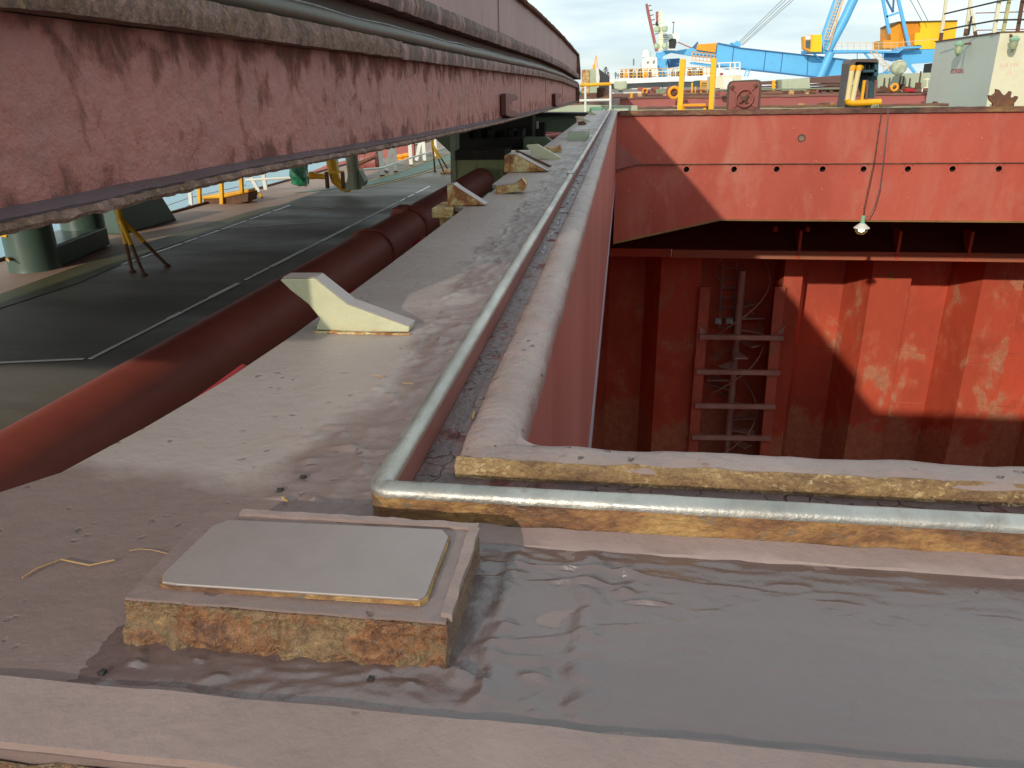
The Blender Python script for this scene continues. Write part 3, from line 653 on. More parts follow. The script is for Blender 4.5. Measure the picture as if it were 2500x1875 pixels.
chock([(1438, 280), (1432, 271), (1441, 272), (1462, 282)], (1440, 281), .06, CREAMW, label='farthest pale chock beside the rail')
m = MB(); A = at(774, 811, Z=.002); B = at(998, 813, Z=.002)
for k in range(27):
    f = k / 26; m.gbox(A.x + (B.x - A.x) * f - .007, A.x + (B.x - A.x) * f + .007, A.y - .003, A.y + .004, 0, .005, .004, .0015, 60)
m.build('chock_weld', YRUST, coam, smooth=True)
# outboard rusty tab under chock
m = MB(); m.box(-1.02, -.905, 4.15, 4.42, -.055, -.002); m.box(-.99, -.91, 4.2, 4.36, -.4, -.056); m.build('rusty_tab', YRUST, coam, bevel=.004)
m = MB(); m.box(-.94, -.862, 6.3, 6.8, -.06, -.004); m.build('side_tab', RIM, coam)
m = MB(); m.box(-.80, -.76, .99, 23, -1.88, -.026); m.build('outer_stay_plate', DGREEN, coam)

# loose flakes of paint in the trough
fl = MB()
for k in range(170):
    y = 2.9 + random.random() ** 1.1 * 15; x = random.uniform(-.306, -.282); s_ = random.uniform(.010, .016) * (1 + y * .06)
    a = random.uniform(0, 6.28); tz = random.uniform(.004, .008)
    pts = [(x + s_ * random.uniform(.6, 1.1) * .5 * math.cos(a + t), y + s_ * 3.6 * random.uniform(.7, 1.1) * math.sin(a + t), tz + .002 * math.sin(t * 2 + a)) for t in frange(0, 5.2, 5)]
    n_ = len(pts); fl.add(pts + [(p[0], p[1], p[2] - .002) for p in pts], [tuple(range(n_)), tuple(range(2 * n_ - 1, n_ - 1, -1))] + [((i + 1) % n_, i, i + n_, (i + 1) % n_ + n_) for i in range(n_)])
o = fl.build('paint_flakes', FLAKE); tag(o, 'curled grey paint flakes lying in the narrow channel beside the rail', 'paint flakes'); o['kind'] = 'stuff'

# small litter on the plate
def splinter(a, b_, w, label, lift=.004):
    A = at(*a, Z=.002); B = at(*b_, Z=.002)
    m = MB(); n_ = 6
    B = A.lerp(B, .65); w *= .7; P_ = [A.lerp(B, i / n_) + Vector((random.uniform(-1, 1) * w * .5, 0, lift + random.uniform(0, .002))) for i in range(n_ + 1)]
    m.tube(P_, [w * .3] + [w] * (n_ - 1) + [w * .3], 5); o = m.build('wood_splinter', STRAW); tag(o, label, 'splinter', 'splinters of wood on the plate')
splinter((912, 922), (950, 926), .0022, 'short tan splinter lying on the plate left of the rail')
splinter((982, 940), (1028, 943), .0014, 'thin pale straw splinter touching the foot of the rail')
splinter((1158, 1010), (1152, 1040), .003, 'orange wood splinter in the channel near the corner')
splinter((690, 1220), (712, 1238), .0035, 'stubby brown splinter on the plate near the pad')
splinter((1355, 1137), (1410, 1141), .0016, 'tiny sliver below the sandy bead')
A = [at(x, y, Z=.004) for x, y in [(55, 1410), (90, 1388), (150, 1366), (218, 1380), (280, 1367)]]
o = MB().tube(A, .0011, 6).build('wire_strand', STRAW, smooth=True); tag(o, 'long thin tan wire strand lying bent on the grey plate at left', 'wire')
A = [at(x, y, Z=.003) for x, y in [(315, 1345), (340, 1340), (370, 1342), (410, 1352)]]
o = MB().tube(A, .0006, 5).build('wire_strand', STRAW, smooth=True); tag(o, 'short fine thread on the plate just left of the pad', 'wire')
for i, (px, py, s_, lab) in enumerate([(740, 1165, .0045, 'dark crumb of scale on the plate above the pad'), (683, 1197, .0045, 'small dark rust crumb left of the wood stub'), (250, 1640, .0035, 'dark crumb at the left foot of the rusty pad'), (905, 1657, .003, 'round dark crumb below the middle of the pad'), (718, 1725, .003, 'dark flake lying on the near lip edge')]):
    p = at(px, py, Z=.004)
    o = MB().gbox(p.x - s_, p.x + s_, p.y - s_, p.y + s_, .002, .002 + s_, s_ / 2, s_ * .4, 200).build('rust_crumb', DARK, smooth=True)
    tag(o, lab, 'rust crumb', 'crumbs of rust on the plate')

# ================================================================== HATCH COVERS on the left
def offM(y): return -.04 * max(0, min(1, (y - 11) / 4)) - .11 * max(0, min(1, (y - 15) / 5))
def offB(y): return -.03 * min(1, max(0, (y - 2.3) / 1.8)) - .03 * min(1, max(0, (y - 4.1) / 3.4)) - .03 * max(0, min(1, (y - 7.5) / 9))
def zmap(z, y):
    a, b_ = offB(y), offM(y); t = min(1, max(0, (z - .42) / .3)); return z + a + (b_ - a) * t
ys = [.9 + 19.1 * (i / 700) ** 1.6 for i in range(701)]
def lbar(prof, name, mat, parent, amp=0, sc=10, y0=.9, y1=20.0, smooth=40, jag=0):
    """long member with an x-z profile running fore and aft, following the cover's camber"""
    m = MB(); n = len(prof); Y_ = [y for y in ys if y0 <= y <= y1] ; vs = []
    for y in Y_:
        for x, z in prof:
            q = Vector((x, y, zmap(z, y)))
            if amp and x > -1.3: q += Vector((noise.noise(q * sc), 0, noise.noise(q * sc + Vector((7, 3, 1))))) * amp + Vector((noise.noise(q * sc * 4), 0, noise.noise(q * sc * 4 + Vector((1, 9, 1))))) * amp * .4
            vs.append(q)
    fs = [(i * n + k, (i + 1) * n + k, (i + 1) * n + (k + 1) % n, i * n + (k + 1) % n) for i in range(len(Y_) - 1) for k in range(n)]
    fs += [tuple(range(n)), tuple(range(len(Y_) * n - 1, (len(Y_) - 1) * n - 1, -1))]
    return m.add(vs, fs).build(name, mat, parent, smooth=smooth)
lower = thing('hatch_cover', 'lower faded pink hatch cover with rusty flaking flanges, stowed beside the coaming', 'hatch cover', (-1.1, 1, .37), 'stowed hatch cover panels')
lbar([(-10, .40), (-1.165, .40), (-1.165, .75), (-10, .75)], 'side_web', PINK, lower, amp=.002, sc=4)
lbar([(-1.3, .386), (-1.112, .384), (-1.108, .392), (-1.165, .404), (-1.3, .404)], 'bottom_flange', FLG, lower, amp=.003, sc=14)
lbar([(-1.3, .364), (-1.102, .365), (-1.096, .374), (-1.101, .3875), (-1.3, .3865)], 'bottom_flange_edge', SCALE_R, lower, amp=.0045, sc=26)
lbar([(-1.3, .752), (-1.095, .752), (-1.086, .79), (-1.095, .828), (-1.3, .828)], 'top_flange', SCALE_R, lower, amp=.004, sc=7, y1=4.05)
lbar([(-1.3, .748), (-1.102, .748), (-1.096, .79), (-1.102, .822), (-1.3, .822)], 'top_flange', SCALE_P, lower, amp=.004, sc=14, y0=4.05)
lbar([(-10, .83), (-1.22, .83), (-1.22, .862), (-10, .862)], 'top_plate', DARK, lower)
m = MB(); m.box(-9.9, -1.20, .88, .92, .36, .83); m.build('near_end_plate', PINK, lower)
m = MB(); m.prism([(-9.9, 20.0, zmap(.36, 20)), (-1.09, 20.0, zmap(.34, 20)), (-1.07, 20.0, zmap(.6, 20)), (-1.09, 20.0, zmap(.84, 20)), (-9.9, 20.0, zmap(.84, 20))], (0, .12, 0)); m.build('far_end_plate', RIM, lower)
for pts in ([(1235, 229), (1245, 227), (1258, 228), (1266, 236), (1263, 244), (1248, 246), (1244, 256), (1244, 266), (1252, 268), (1262, 271), (1267, 279), (1262, 285), (1248, 286), (1236, 282)],
            [(1356, 229), (1362, 227), (1371, 228), (1375, 233), (1371, 237), (1363, 237), (1362, 250), (1370, 251), (1376, 256), (1371, 260), (1361, 260), (1357, 257)]):
    MB().pxX(pts, -1.105, -.05).build('cleat_hook', paint('cleat red', lin(104, 48, 40), lin(84, 42, 36), scale=6, rust=.1), lower, bevel=.006)
for y in (9.2, 12.2, 15.6):   # stiffener seams
    m = MB(); m.box(-1.168, -1.160, y, y + .02, zmap(.41, y), zmap(.73, y)); m.build('web_seam', PINK, lower)
m = MB()
for i, x in enumerate(frange(-9.5, -1.6, 6)): m.box(x, x + .12, .95, 19.9, .30, .352)
m.build('underside_stiffeners', DARK, lower)
upper = thing('hatch_cover', 'upper pale pink hatch cover stacked on the lower panel, with dark overhanging top edge', 'hatch cover', (-1.1, 1, .97), 'stowed hatch cover panels')
lbar([(-10, 1.06), (-1.15, 1.06), (-1.15, 1.475), (-10, 1.475)], 'side_web', PINK2, upper, amp=.002, sc=3)
lbar([(-1.3, .965), (-1.10, .965), (-1.088, 1.01), (-1.10, 1.062), (-1.3, 1.07)], 'bottom_flange', SCALE_P, upper, amp=.005, sc=10)
lbar([(-10, 1.47), (-1.10, 1.47), (-1.085, 1.49), (-1.10, 1.515), (-10, 1.53)], 'top_plate', RBROWN, upper, amp=.008, sc=6)
m = MB(); m.box(-9.9, -1.15, .88, .92, .97, 1.48); m.build('near_end_plate', PINK2, upper)
m = MB(); m.prism([(-9.9, 20.0, zmap(.95, 20)), (-1.06, 20.0, zmap(.94, 20)), (-1.06, 20.0, zmap(1.1, 20)), (-1.10, 20.0, zmap(1.5, 20)), (-9.9, 20.0, zmap(1.5, 20))], (0, .2, 0)); m.build('far_end_plate', RIM, upper)
lbar([(-10, .862), (-1.21, .862), (-1.21, .964), (-10, .964)], 'underside', paint('seal recess brown', lin(92,72,58), lin(60,50,44), scale=2, streak=5, along='y', rough=.6), upper)
for y in (7.55, ):
    m = MB(); m.box(-1.153, -1.140, y, y + .03, 1.07, 1.47); m.build('web_stiffener', PINK2, upper)
for y0_, y1_ in ((7.45, 8.5), (10.2, 11.2)):
    m = MB(); m.box(-1.15, -1.135, y0_, y1_, 1.06, 1.085); m.build('weld_strip', paint('cleat red', lin(126, 62, 52)), upper)
# rubber seal hose lying between the two panels
vs = []
m = MB(); P_ = []
for y in ys:
    w = noise.noise(Vector((0, y * .8, 0))) * .006
    P_.append((-1.135 + w, y, zmap(.858, y) + noise.noise(Vector((3, y * 1.3, 0))) * .004))
m.tube(P_, .034, 12)
seal = m.build('seal_hose', RUBBER, smooth=True); tag(seal, 'dark grey rubber seal hose squeezed between the two stacked hatch covers', 'rubber seal')
m = MB(); m.tube([(-1.119, q, zmap(.8885, q) + noise.noise(Vector((3, q * 1.3, 0))) * .004 + .002 * math.sin(q * 7)) for q in frange(2.4, 18, 160)], .0055, 5)  # thin pale tube paints the highlight along the hose
build_sub(m, 'hose_highlight', GLINT, seal)

# ================================================================== under the covers: supports
sup = thing('cover_support', 'pale green welded support trestle under the near stowed covers', 'support', tuple(at(1160, 430, Y=14)))
m = MB(); m.px([(1099, 326), (1112, 326), (1113, 470), (1101, 470)], 13.95, .35); m.build('post', PALEG, sup)
m = MB(); m.px([(1060, 336), (1099, 330), (1099, 372)], 13.98, .05); m.build('gusset', GREENB, sup)
m = MB(); m.px([(1113, 390), (1232, 390), (1209, 470), (1113, 470)], 14.0, .5); m.build('box_beam', paint('olive green box', lin(170, 180, 126), lin(150, 158, 108), rust=.16, rcol=lin(120,76,40), rcol2=lin(176,110,50), scale=1.5, streak=3), sup)
m = MB(); m.px([(1111, 368), (1232, 366), (1234, 390), (1111, 391)], 13.9, .8); m.build('track', DARK, sup)
MB().px([(1110, 344), (1290, 336), (1290, 366), (1110, 370)], 15.5, .6).build('cross_beam', DARK, sup)
MB().px([(1112, 296), (1300, 282), (1300, 345), (1112, 350)], 17.6, .6).build('roller_carriage', DARK, sup)
m = MB()
for a in (1130, 1160, 1190, 1215, 1240, 1262): m.px([(a, 318), (a + 14, 316), (a + 14, 345), (a, 347)], 16.6 + (a % 7) * .1, .5)
m.build('roller_housings', DARK, sup)
m = MB(); m.px([(1278, 336), (1335, 336), (1347, 345), (1348, 360), (1330, 364), (1278, 364)], 15.2, .3); m.build('track_end', GREENB, sup)
sup2 = thing('cover_support', 'long green beam trestle carrying the far end of the stowed covers', 'support', tuple(at(1360, 320, Y=20)))
m = MB(); m.px([(1300, 284), (1405, 284), (1405, 322), (1330, 322), (1300, 300)], 20, .5); m.build('beam', GREENB, sup2)
m = MB(); m.px([(1310, 275), (1437, 276), (1437, 283), (1300, 285)], 19.8, .9); m.build('beam_flange', DARK, sup2)
m = MB(); m.px([(1296, 300), (1330, 298), (1326, 345), (1296, 345)], 19.0, .5); m.build('pedestal', DARK, sup2)
for x in ():
    m = MB(); m.box(x, x + .3, 17, 17.3, DZ, .25); m.box(x - .15, x + .45, 16.9, 17.4, .2, .30); m.build('leg', GREENB, sup2)
for x in ():
    m = MB(); m.box(x, x + .25, 14.1, 14.4, DZ, .0); m.build('leg', GREENB, sup)
q = at(1312, 305, Y=18.8)
lamp = MB().tube([q + Vector((0, 0, -.08)), q + Vector((0, 0, .08))], .03, 10).build('marker_lamp', WHITE, smooth=True); tag(lamp, 'tiny white capsule lamp on the dark pedestal under the covers', 'lamp')

# ================================================================== deck pipes
pc = Vector((-2.5, 0, -.95)); pr = .237
pipe = thing('deck_pipe', 'large dark red oxide pipe running along the deck below the coaming', 'pipe', (-2.5, 2, -1.2))
MB().tube([(pc.x, y, pc.z) for y in frange(-1, 14.2, 12)], pr, 40).build('pipe_run', PIPE, pipe, smooth=True)
def pipeY(px, py): return at(px, py, X=-2.62).y
y1 = pipeY(872, 553); y2 = pipeY(968, 512)
m = MB(); m.ring((pc.x, y1, pc.z), pr + .012, .014, 'y', 40); m.box(pc.x + .16, pc.x + .2, y1 - .02, y1 + .02, -1.6, pc.z); m.build('clamp_band', PIPE, pipe, smooth=True)
m = MB(); m.ring((pc.x, y2, pc.z), pr + .014, .022, 'y', 40); m.ring((pc.x, y2 + .06, pc.z), pr + .014, .022, 'y', 40); m.box(pc.x - .10, pc.x + .02, y2 - .25, y2 + .08, pc.z + pr - .02, pc.z + pr + .05); m.build('coupling', PIPE, pipe, smooth=True)
for y in (3.0, 6.2, 9.5):
    m = MB(); m.box(pc.x - .2, pc.x + .2, y, y + .06, DZ, pc.z - pr + .06); m.build('saddle', DGREEN, pipe)
p2 = thing('deck_pipe', 'bright red small-bore pipe glimpsed between the big pipe and the coaming', 'pipe', (-2.0, 4, -1))
MB().tube([(-1.98, y, -.92) for y in frange(5.0, 9.5, 4)], .07, 14).build('pipe_run', REDV, p2, smooth=True)
for y in (5.4, 7.6, 9.0):
    MB().tube([(-1.98, y, -.92), (-1.98, y + .10, -.92)], .12, 14).build('flange', REDV, p2, smooth=True)
p3 = thing('deck_pipe', 'pinkish red pipes beyond the trestle near the far chocks', 'pipe', tuple(at(1350, 330, Y=22)))
MB().tube([at(1320, 338, Y=22), at(1390, 330, Y=22)], .09, 12).build('pipe_run', FARRED, p3, smooth=True)
MB().tube([at(1320, 326, Y=22.6), at(1392, 324, Y=22.6)], .07, 12).build('pipe_run', FARRED, p3, smooth=True)
MB().tube([at(1372, 322, Y=21.9), at(1386, 322, Y=21.9)], .10, 12).build('flange', FARRED, p3, smooth=True)
p4 = thing('deck_pipe', 'thin red pipe peeping past the plate edge at the near left', 'pipe', (-1.4, 1.5, -.4))
MB().tube([(-1.03, .9, -.12), (-1.03, 1.9, -.12)], .012, 8).build('pipe_run', REDV, p4, smooth=True)

# ================================================================== deck fittings on the left
bt = thing('mooring_bitts', 'dark green twin mooring bitts with a yellow stripe, partly under the covers', 'bollard', (-8.7, 11, DZ))
c1 = at(88, 655, Z=DZ); c2 = at(214, 603, Z=DZ)
m = MB(); m.lathe(c1, [(.37, 0), (.36, .05), (.35, .9), (.40, .93), (.40, 1.0), (.2, 1.04)], 32); p1 = m.build('post', DGREEN, bt, smooth=30)
m = MB(); m.ring((c1.x, c1.y, c1.z + .56), .352, .022, 'z', 20, 8, a0=R_(200), a1=R_(262)); build_sub(m, 'yellow_stripe', YEL, p1, smooth=True)
m = MB(); m.tube([c1 + Vector((-.10, -.34, .22)), c1 + Vector((-.06, -.45, .24)), c1 + Vector((.0, -.48, .20))], [.03, .025, .01], 8); build_sub(m, 'horn', YRUST, p1)
m = MB(); m.lathe(c2, [(.37, 0), (.35, .05), (.35, .9), (.40, .93), (.40, 1.0), (.2, 1.04)], 32); m.build('post', DGREEN, bt, smooth=30)
dd = (c2 - c1).normalized(); qq = Vector((-dd.y, dd.x, 0)) * .36
m = MB(); m.prism([c1 - qq, c2 - qq + dd * .1, c2 + qq + dd * .1, c1 + qq], (0, 0, .34)); m.build('plinth', DGREEN, bt, bevel=.03)
bx = thing('deck_locker', 'low dark green deck locker with sloping end beyond the bitts', 'locker', tuple(at(350, 560, Z=DZ)))
A = [at(297, 573, Z=DZ), at(432, 537, Z=DZ)]
d = (A[1] - A[0]); bk = Vector((-d.y, d.x, 0)).normalized() * .9
h_ = .55
bot = [A[0], A[1], A[1] + bk, A[0] + bk]; tpv = [A[0] + d * .02 + Vector((0, 0, h_)) + bk * .1, A[1] - d * .14 + Vector((0, 0, h_)) + bk * .1, A[1] - d * .14 + Vector((0, 0, h_)) + bk * .9, A[0] + d * .02 + Vector((0, 0, h_)) + bk * .9]
m = MB(); m.add(bot + tpv, [(3, 2, 1, 0), (4, 5, 6, 7), (0, 1, 5, 4), (1, 2, 6, 5), (2, 3, 7, 6), (3, 0, 4, 7)]); m.build('body', DGREEN, bx, bevel=.02)
m = MB(); m.add([p + Vector((0, 0, .004)) for p in tpv] + [p + Vector((0, 0, .05)) for p in tpv], [(3, 2, 1, 0), (4, 5, 6, 7), (0, 1, 5, 4), (1, 2, 6, 5), (2, 3, 7, 6), (3, 0, 4, 7)]); m.build('lid', PALEG, bx)
def tripod(apex, Yc, feet, lab, rs=.022, disc=False):
    A = at(*apex, Y=Yc); t = thing('tripod_stand', lab, 'tripod', (A.x, Yc, DZ), 'yellow and rust tripods on the deck')
    for f in feet:
        B = at(*f, Z=DZ + .02); Mi = A.lerp(B, .5)
        l_ = MB().tube([A, Mi], rs * 1.1, 8).build('leg', YEL, t, smooth=True)
        build_sub(MB().tube([Mi, B], rs * .9, 8), 'rusty_lower_leg', RBROWN, l_, smooth=True)
        build_sub(MB().lathe((B.x, B.y, DZ), [(.05, 0), (.05, .02), (.02, .05)], 10), 'foot', RBROWN, l_)
    MB().tube([A + Vector((0, 0, -.1)), A + Vector((0, 0, .35))], rs * 1.6, 10).build('stem', YEL, t, smooth=True)
    return t
tripod((292, 530), 10.7, [(323, 662), (351, 670), (408, 648)], 'yellow rusty tripod stand on the dark deck beside the bitts', .03)
tripod((1056, 352), 24.8, [(1062, 418), (1085, 424), (1098, 420)], 'slim yellow tripod with striped foot beside the green trestle', .03)
q = at(1092, 424, Z=DZ); MB().lathe((q.x, q.y, DZ), [(.22, 0), (.24, .06), (.14, .14), (.02, .15)], 16).build('hose_reel', YRUST); tag(bpy.data.objects['hose_reel'], 'flat yellow and black round reel at the foot of the far tripod', 'reel')
ff = thing('fairlead', 'yellow topped roller fairlead on a brown base at the ship side', 'fairlead', tuple(at(550, 505, Y=17.8)))
for a, t0, t1 in ((484, 445, 507), (538, 436, 500), (586, 425, 470)):
    MB().bar(at(a + 2, t0, Y=17.8), at(a + 4, t1, Y=17.8), .09, .09).build('post', YEL, ff, bevel=.01)
MB().px([(490, 480), (540, 473), (606, 462), (608, 470), (545, 484), (492, 487)], 17.8, .4).build('roller', YEL, ff, bevel=.03)
MB().px([(497, 486), (606, 470), (605, 492), (560, 499), (497, 506)], 17.85, .5).build('base', RBROWN, ff)
for (a, c_), lab in (((603, 494), 'yellow deck ring lug nearest the fairlead'), ((628, 484), 'yellow deck ring lug farther right of the fairlead')):
    q = at(a, c_, Z=DZ); o = MB().ring((q.x, q.y, DZ), .13, .035, 'y', 12, 8, a0=0, a1=math.pi).build('ring_lug', YEL, smooth=True); tag(o, lab, 'deck lug', 'yellow ring lugs')
# ship side railing
rl = thing('ship_railing', 'white painted guard rail with A-braces along the ship side', 'railing', tuple(at(933, 433, Z=DZ)))
for (a, b_) in (((927, 355), (934, 431)), ((957, 350), (943, 421)), ((961, 350), (967, 421)), ((1000, 345), (1004, 405)), ((1026, 345), (1016, 395)), ((1033, 345), (1037, 395)), ((1061, 340), (1065, 384))):
    Y_ = at(*b_, Z=DZ).y; P0 = at(*a, Y=Y_); P1 = at(*b_, Y=Y_)
    o = MB().bar(P0, P1, .13, .03).build('post', WHITE, rl); build_sub(MB().bar(P1 + (P0 - P1) * .06, P1, .14, .05), 'red_base', RBROWN, o)
def raily(P_, r, nm='rail_bar', mat=WHITE, par=rl):
    MB().tube([at(x, y, Y=Y_) for x, y, Y_ in P_], r, 8).build(nm, mat, par, smooth=True)
raily([(874, 373, 21.5), (924, 367, 23.4), (971, 354, 25.5), (1060, 340, 29)], .03)
raily([(886, 414, 21.5), (933, 410, 23.5), (1007, 384, 27), (1085, 361, 32)], .03)
rl2 = thing('ship_railing', 'white guard rail behind the fairlead with the sea beyond', 'railing', tuple(at(640, 465, Z=DZ)))
for (a, b_) in (((464, 470), (467, 508)), ((586, 430), (590, 472)), ((612, 430), (632, 468)), ((642, 420), (649, 463)), ((741, 398), (747, 456)), ((819, 380), (824, 418))):
    P1 = at(*b_, Y=20.0); P0 = at(*a, Y=20.0); MB().bar(P0, P1, .10, .05).build('post', WHITE, rl2)
raily([(600, 440, 20), (650, 437, 20), (745, 432, 20)], .035, par=rl2)
raily([(405, 503, 20), (465, 482, 20), (600, 452, 20)], .012, par=rl2, mat=GREY, nm='wire')
raily([(345, 560, 16), (465, 500, 18)], .012, par=rl2, mat=GREY, nm='wire')
bw = MB(); bw.box(-10.02, -9.96, -6, 60, DZ, DZ + .05); o = bw.build('gunwale_bar', RBROWN); tag(o, 'low dark brown gunwale bar along the outer edge of the deck', 'gunwale')
yp = thing('vent_pipe', 'yellow bent vent pipe with a round valve on a rusty frame', 'pipe', tuple(at(800, 460, Y=19.5)))
MB().tube([at(806, 380, Y=19.5), at(812, 412, Y=19.5), at(820, 440, Y=19.5), at(838, 455, Y=19.5), at(855, 458, Y=19.5)], .13, 16).build('bent_pipe', YEL, yp, smooth=True)
MB().tube([at(752, 428, Y=19.4), at(757, 428, Y=19.4), at(766, 428, Y=19.4), at(772, 430, Y=19.4), at(800, 431, Y=19.4)], [.04, .10, .10, .07, .07], 14).build('valve', YEL, yp, smooth=True)
for a in (797, 836): MB().bar(at(a, 420, Y=19.3), at(a + 3, 460, Y=19.3), .08).build('frame_leg', RBROWN, yp)
MB().bar(at(796, 421, Y=19.3), at(840, 419, Y=19.3), .05).build('frame_bar', YEL, yp)
q = at(727, 432, Y=19.8)
o = MB().gbox(q.x - .25, q.x + .22, 19.7, 20.2, q.z - .28, q.z + .5, .07, .09, 3, fn=lambda p, p2: Vector((q.x, 19.95, q.z)) + (p2 - Vector((q.x, 19.95, q.z))) * (1 - .35 * min(1, (p - Vector((q.x, 19.95, q.z + .1))).length / .6))).build('covered_valve', GTARP, smooth=True); tag(o, 'bundle wrapped in dark green tarpaulin at the white railing', 'tarpaulin bundle')
pil = thing('deck_pillar', 'pale green round pillar with gusset feet standing under the covers', 'pillar', tuple(at(868, 462, Y=19.0)))
pa, pb = at(857, 370, Y=19.0), at(868, 462, Y=19.0)
MB().tube([pa, pb], .155, 24).build('shaft', PALEG, pil, smooth=True)
MB().px([(853, 408), (860, 412), (858, 458), (841, 471), (845, 450)], 18.85, .04).build('gusset', PALEG, pil)
MB().px([(876, 416), (890, 444), (886, 454), (878, 458)], 18.9, .3).build('gusset', GREENB, pil)
wi = thing('mooring_winch', 'red painted mooring winch and chain gear seen past the pillar', 'winch', tuple(at(900, 425, Y=27)))
MB().px([(870, 376), (912, 372), (915, 428), (870, 424)], 27.5, .6).build('frame', FARRED, wi)
for i, a in enumerate((880, 893, 906, 918)): 
    c_ = at(a, 395, Y=26.8); MB().tube([c_ + Vector((-.09, 0, 0)), c_ + Vector((.09, 0, 0))], .42, 16).build('drum', LID, wi, smooth=True)
MB().px([(872, 395), (925, 375), (925, 380), (874, 402)], 26.3, .2).build('brake_bar', RBROWN, wi)
MB().px([(884, 405), (930, 400), (930, 424), (884, 428)], 26.6, .3).build('bed', FARRED, wi)
for a, c_ in ((980, 383), (995, 380)):
    q = at(a, c_, Y=30); MB().lathe((q.x, q.y, q.z - .3), [(.16, 0), (.16, .25), (.22, .3), (.22, .36), (.1, .4)], 14).build('capstan', ORANGE, wi, smooth=True)
o = MB().prism([at(x, y, Y=31) for x, y in [(912, 362), (1010, 345), (1012, 388), (935, 412), (912, 412)]], (0, .2, 0)).build('bulwark_plate', FARRED); tag(o, 'faded red bulwark plate behind the white A-braced rail', 'bulwark')
o = MB().prism([at(x, y, Y=34) for x, y in [(690, 452), (745, 425), (800, 402), (870, 385), (870, 395), (750, 440), (700, 470)]], (0, .2, 0)).build('bulwark_plate', FARRED); tag(o, 'low red bulwark strip at the ship edge beside the sea', 'bulwark')

# ================================================================== THE HOLD
hold = thing('cargo_hold', 'deep red painted cargo hold with corrugated end bulkhead', 'cargo hold', (4, 20, -16))
YB = 30.6; YS = 27.3
zs = at(2000, 632, Y=YS).z; zs1 = at(2000, 612, Y=YS).z
# corrugation: front flange, slope away, back flange, slope towards us
m = MB(); xs = []; dep = 1.6
x = at(1840, 700, Y=YB).x - 11.63
prof = []
while x < 26:
    prof += [(x, YB), (x + 1.45, YB), (x + 1.95, YB + dep), (x + 3.45, YB + dep)]; x += 4.0
# leave a recess for the ladder trunk between xa and xb
xa, xb = at(1702, 800, Y=YB).x, at(1900, 800, Y=YB).x
pl_ = [p for p in prof if p[0] < xa - .35] + [(xa - .3, YB), (xa, YB), (xa, YB + 1.9), (xb, YB + 1.9), (xb, YB), (xb + .05, YB)] + [p for p in prof if p[0] > xb + .1]
vs = []; zt_, zb_ = zs + .1, -16.5
for x, y in pl_: vs += [(x, y, zt_), (x, y, zb_)]
m.add(vs, [(2 * i, 2 * i + 1, 2 * i + 3, 2 * i + 2) for i in range(len(pl_) - 1)])
m.build('corrugated_bulkhead', HOLD, hold)
for zz in (at(2000, 880, Y=YB).z, at(2000, 1010, Y=YB).z):
    m = MB()
    for (xa2, ya2), (xb2, yb2) in zip(pl_[:-1], pl_[1:]):
        if ya2 == yb2 and ya2 < YB + dep + .1 and xb2 > 1.5: m.box(xa2 + .02, xb2 - .02, ya2 - .006, ya2 - .001, zz - .012, zz + .012)
    if m.v: o = m.build('plate_seam', paint('seam red', lin(150, 70, 52), lin(186, 110, 86), scale=2), hold); o['kind'] = 'stuff'
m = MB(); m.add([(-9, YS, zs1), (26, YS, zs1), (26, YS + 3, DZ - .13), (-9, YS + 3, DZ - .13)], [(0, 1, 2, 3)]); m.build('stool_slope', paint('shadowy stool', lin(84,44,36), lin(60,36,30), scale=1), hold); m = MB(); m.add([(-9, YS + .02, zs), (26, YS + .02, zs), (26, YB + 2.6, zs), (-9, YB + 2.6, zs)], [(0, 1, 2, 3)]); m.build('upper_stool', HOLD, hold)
m = MB(); m.box(-9, at(1638, 620, Y=YS).x, YS, YS + .05, zs, zs1); m.build('stool_skirt', HOLD, hold)
m = MB(); m.box(at(1640, 620, Y=YS).x, 26, YS - .12, YS, zs, zs1); m.build('stool_rail', paint('stool rail', lin(186,92,64), lin(150,108,84), scale=.8, rust=.1), hold)
for a in (1950, 2193, 2368):
    q = at(a, 600, Y=YS - .2).x; MB().prism([(q, YS - .15, zs), (q, YS - .15, zs1 + .7), (q, YS + .5, zs1 + .7), (q, YS + .1, zs)], (.09, 0, 0)).build('stool_bracket', HOLD, hold)
m = MB(); m.add([(-9, -2, -16.5), (26, -2, -16.5), (26, YB + 2, -16.5), (-9, YB + 2, -16.5)], [(0, 1, 2, 3)]); m.build('tank_top', HOLD, hold)
m = MB(); m.add([(-9, -2, -16.5), (-9, YB + 2, -16.5), (-9, YB + 2, -5.2), (-9, -2, -5.2)], [(0, 1, 2, 3)]); m.add([(-9, -2, -5.2), (-9, YB + 2, -5.2), (-1.8, YB + 2, DZ - .13), (-1.8, -2, DZ - .13)], [(0, 1, 2, 3)])
m.add([(26, -2, -16.5), (26, YB + 2, -16.5), (26, YB + 2, DZ), (26, -2, DZ)], [(0, 1, 2, 3)]); m.add([(-9, -2, -16.5), (26, -2, -16.5), (26, -2, DZ), (-9, -2, DZ)], [(0, 1, 2, 3)]); m.build('side_shell', HOLD, hold)
m = MB(); m.box(-9, 26, YW + .1, YB + 3.2, DZ - .4, DZ - .14); m.build('deckhead', HOLD, hold)
for a in (1893, 1971):
    q = at(a, 559, Y=YS + .2); MB().lathe((q.x, q.y, q.z), [(.09, -.08), (.09, .04), (.03, .1)], 10).build('deckhead_bolt', HOLD, hold)
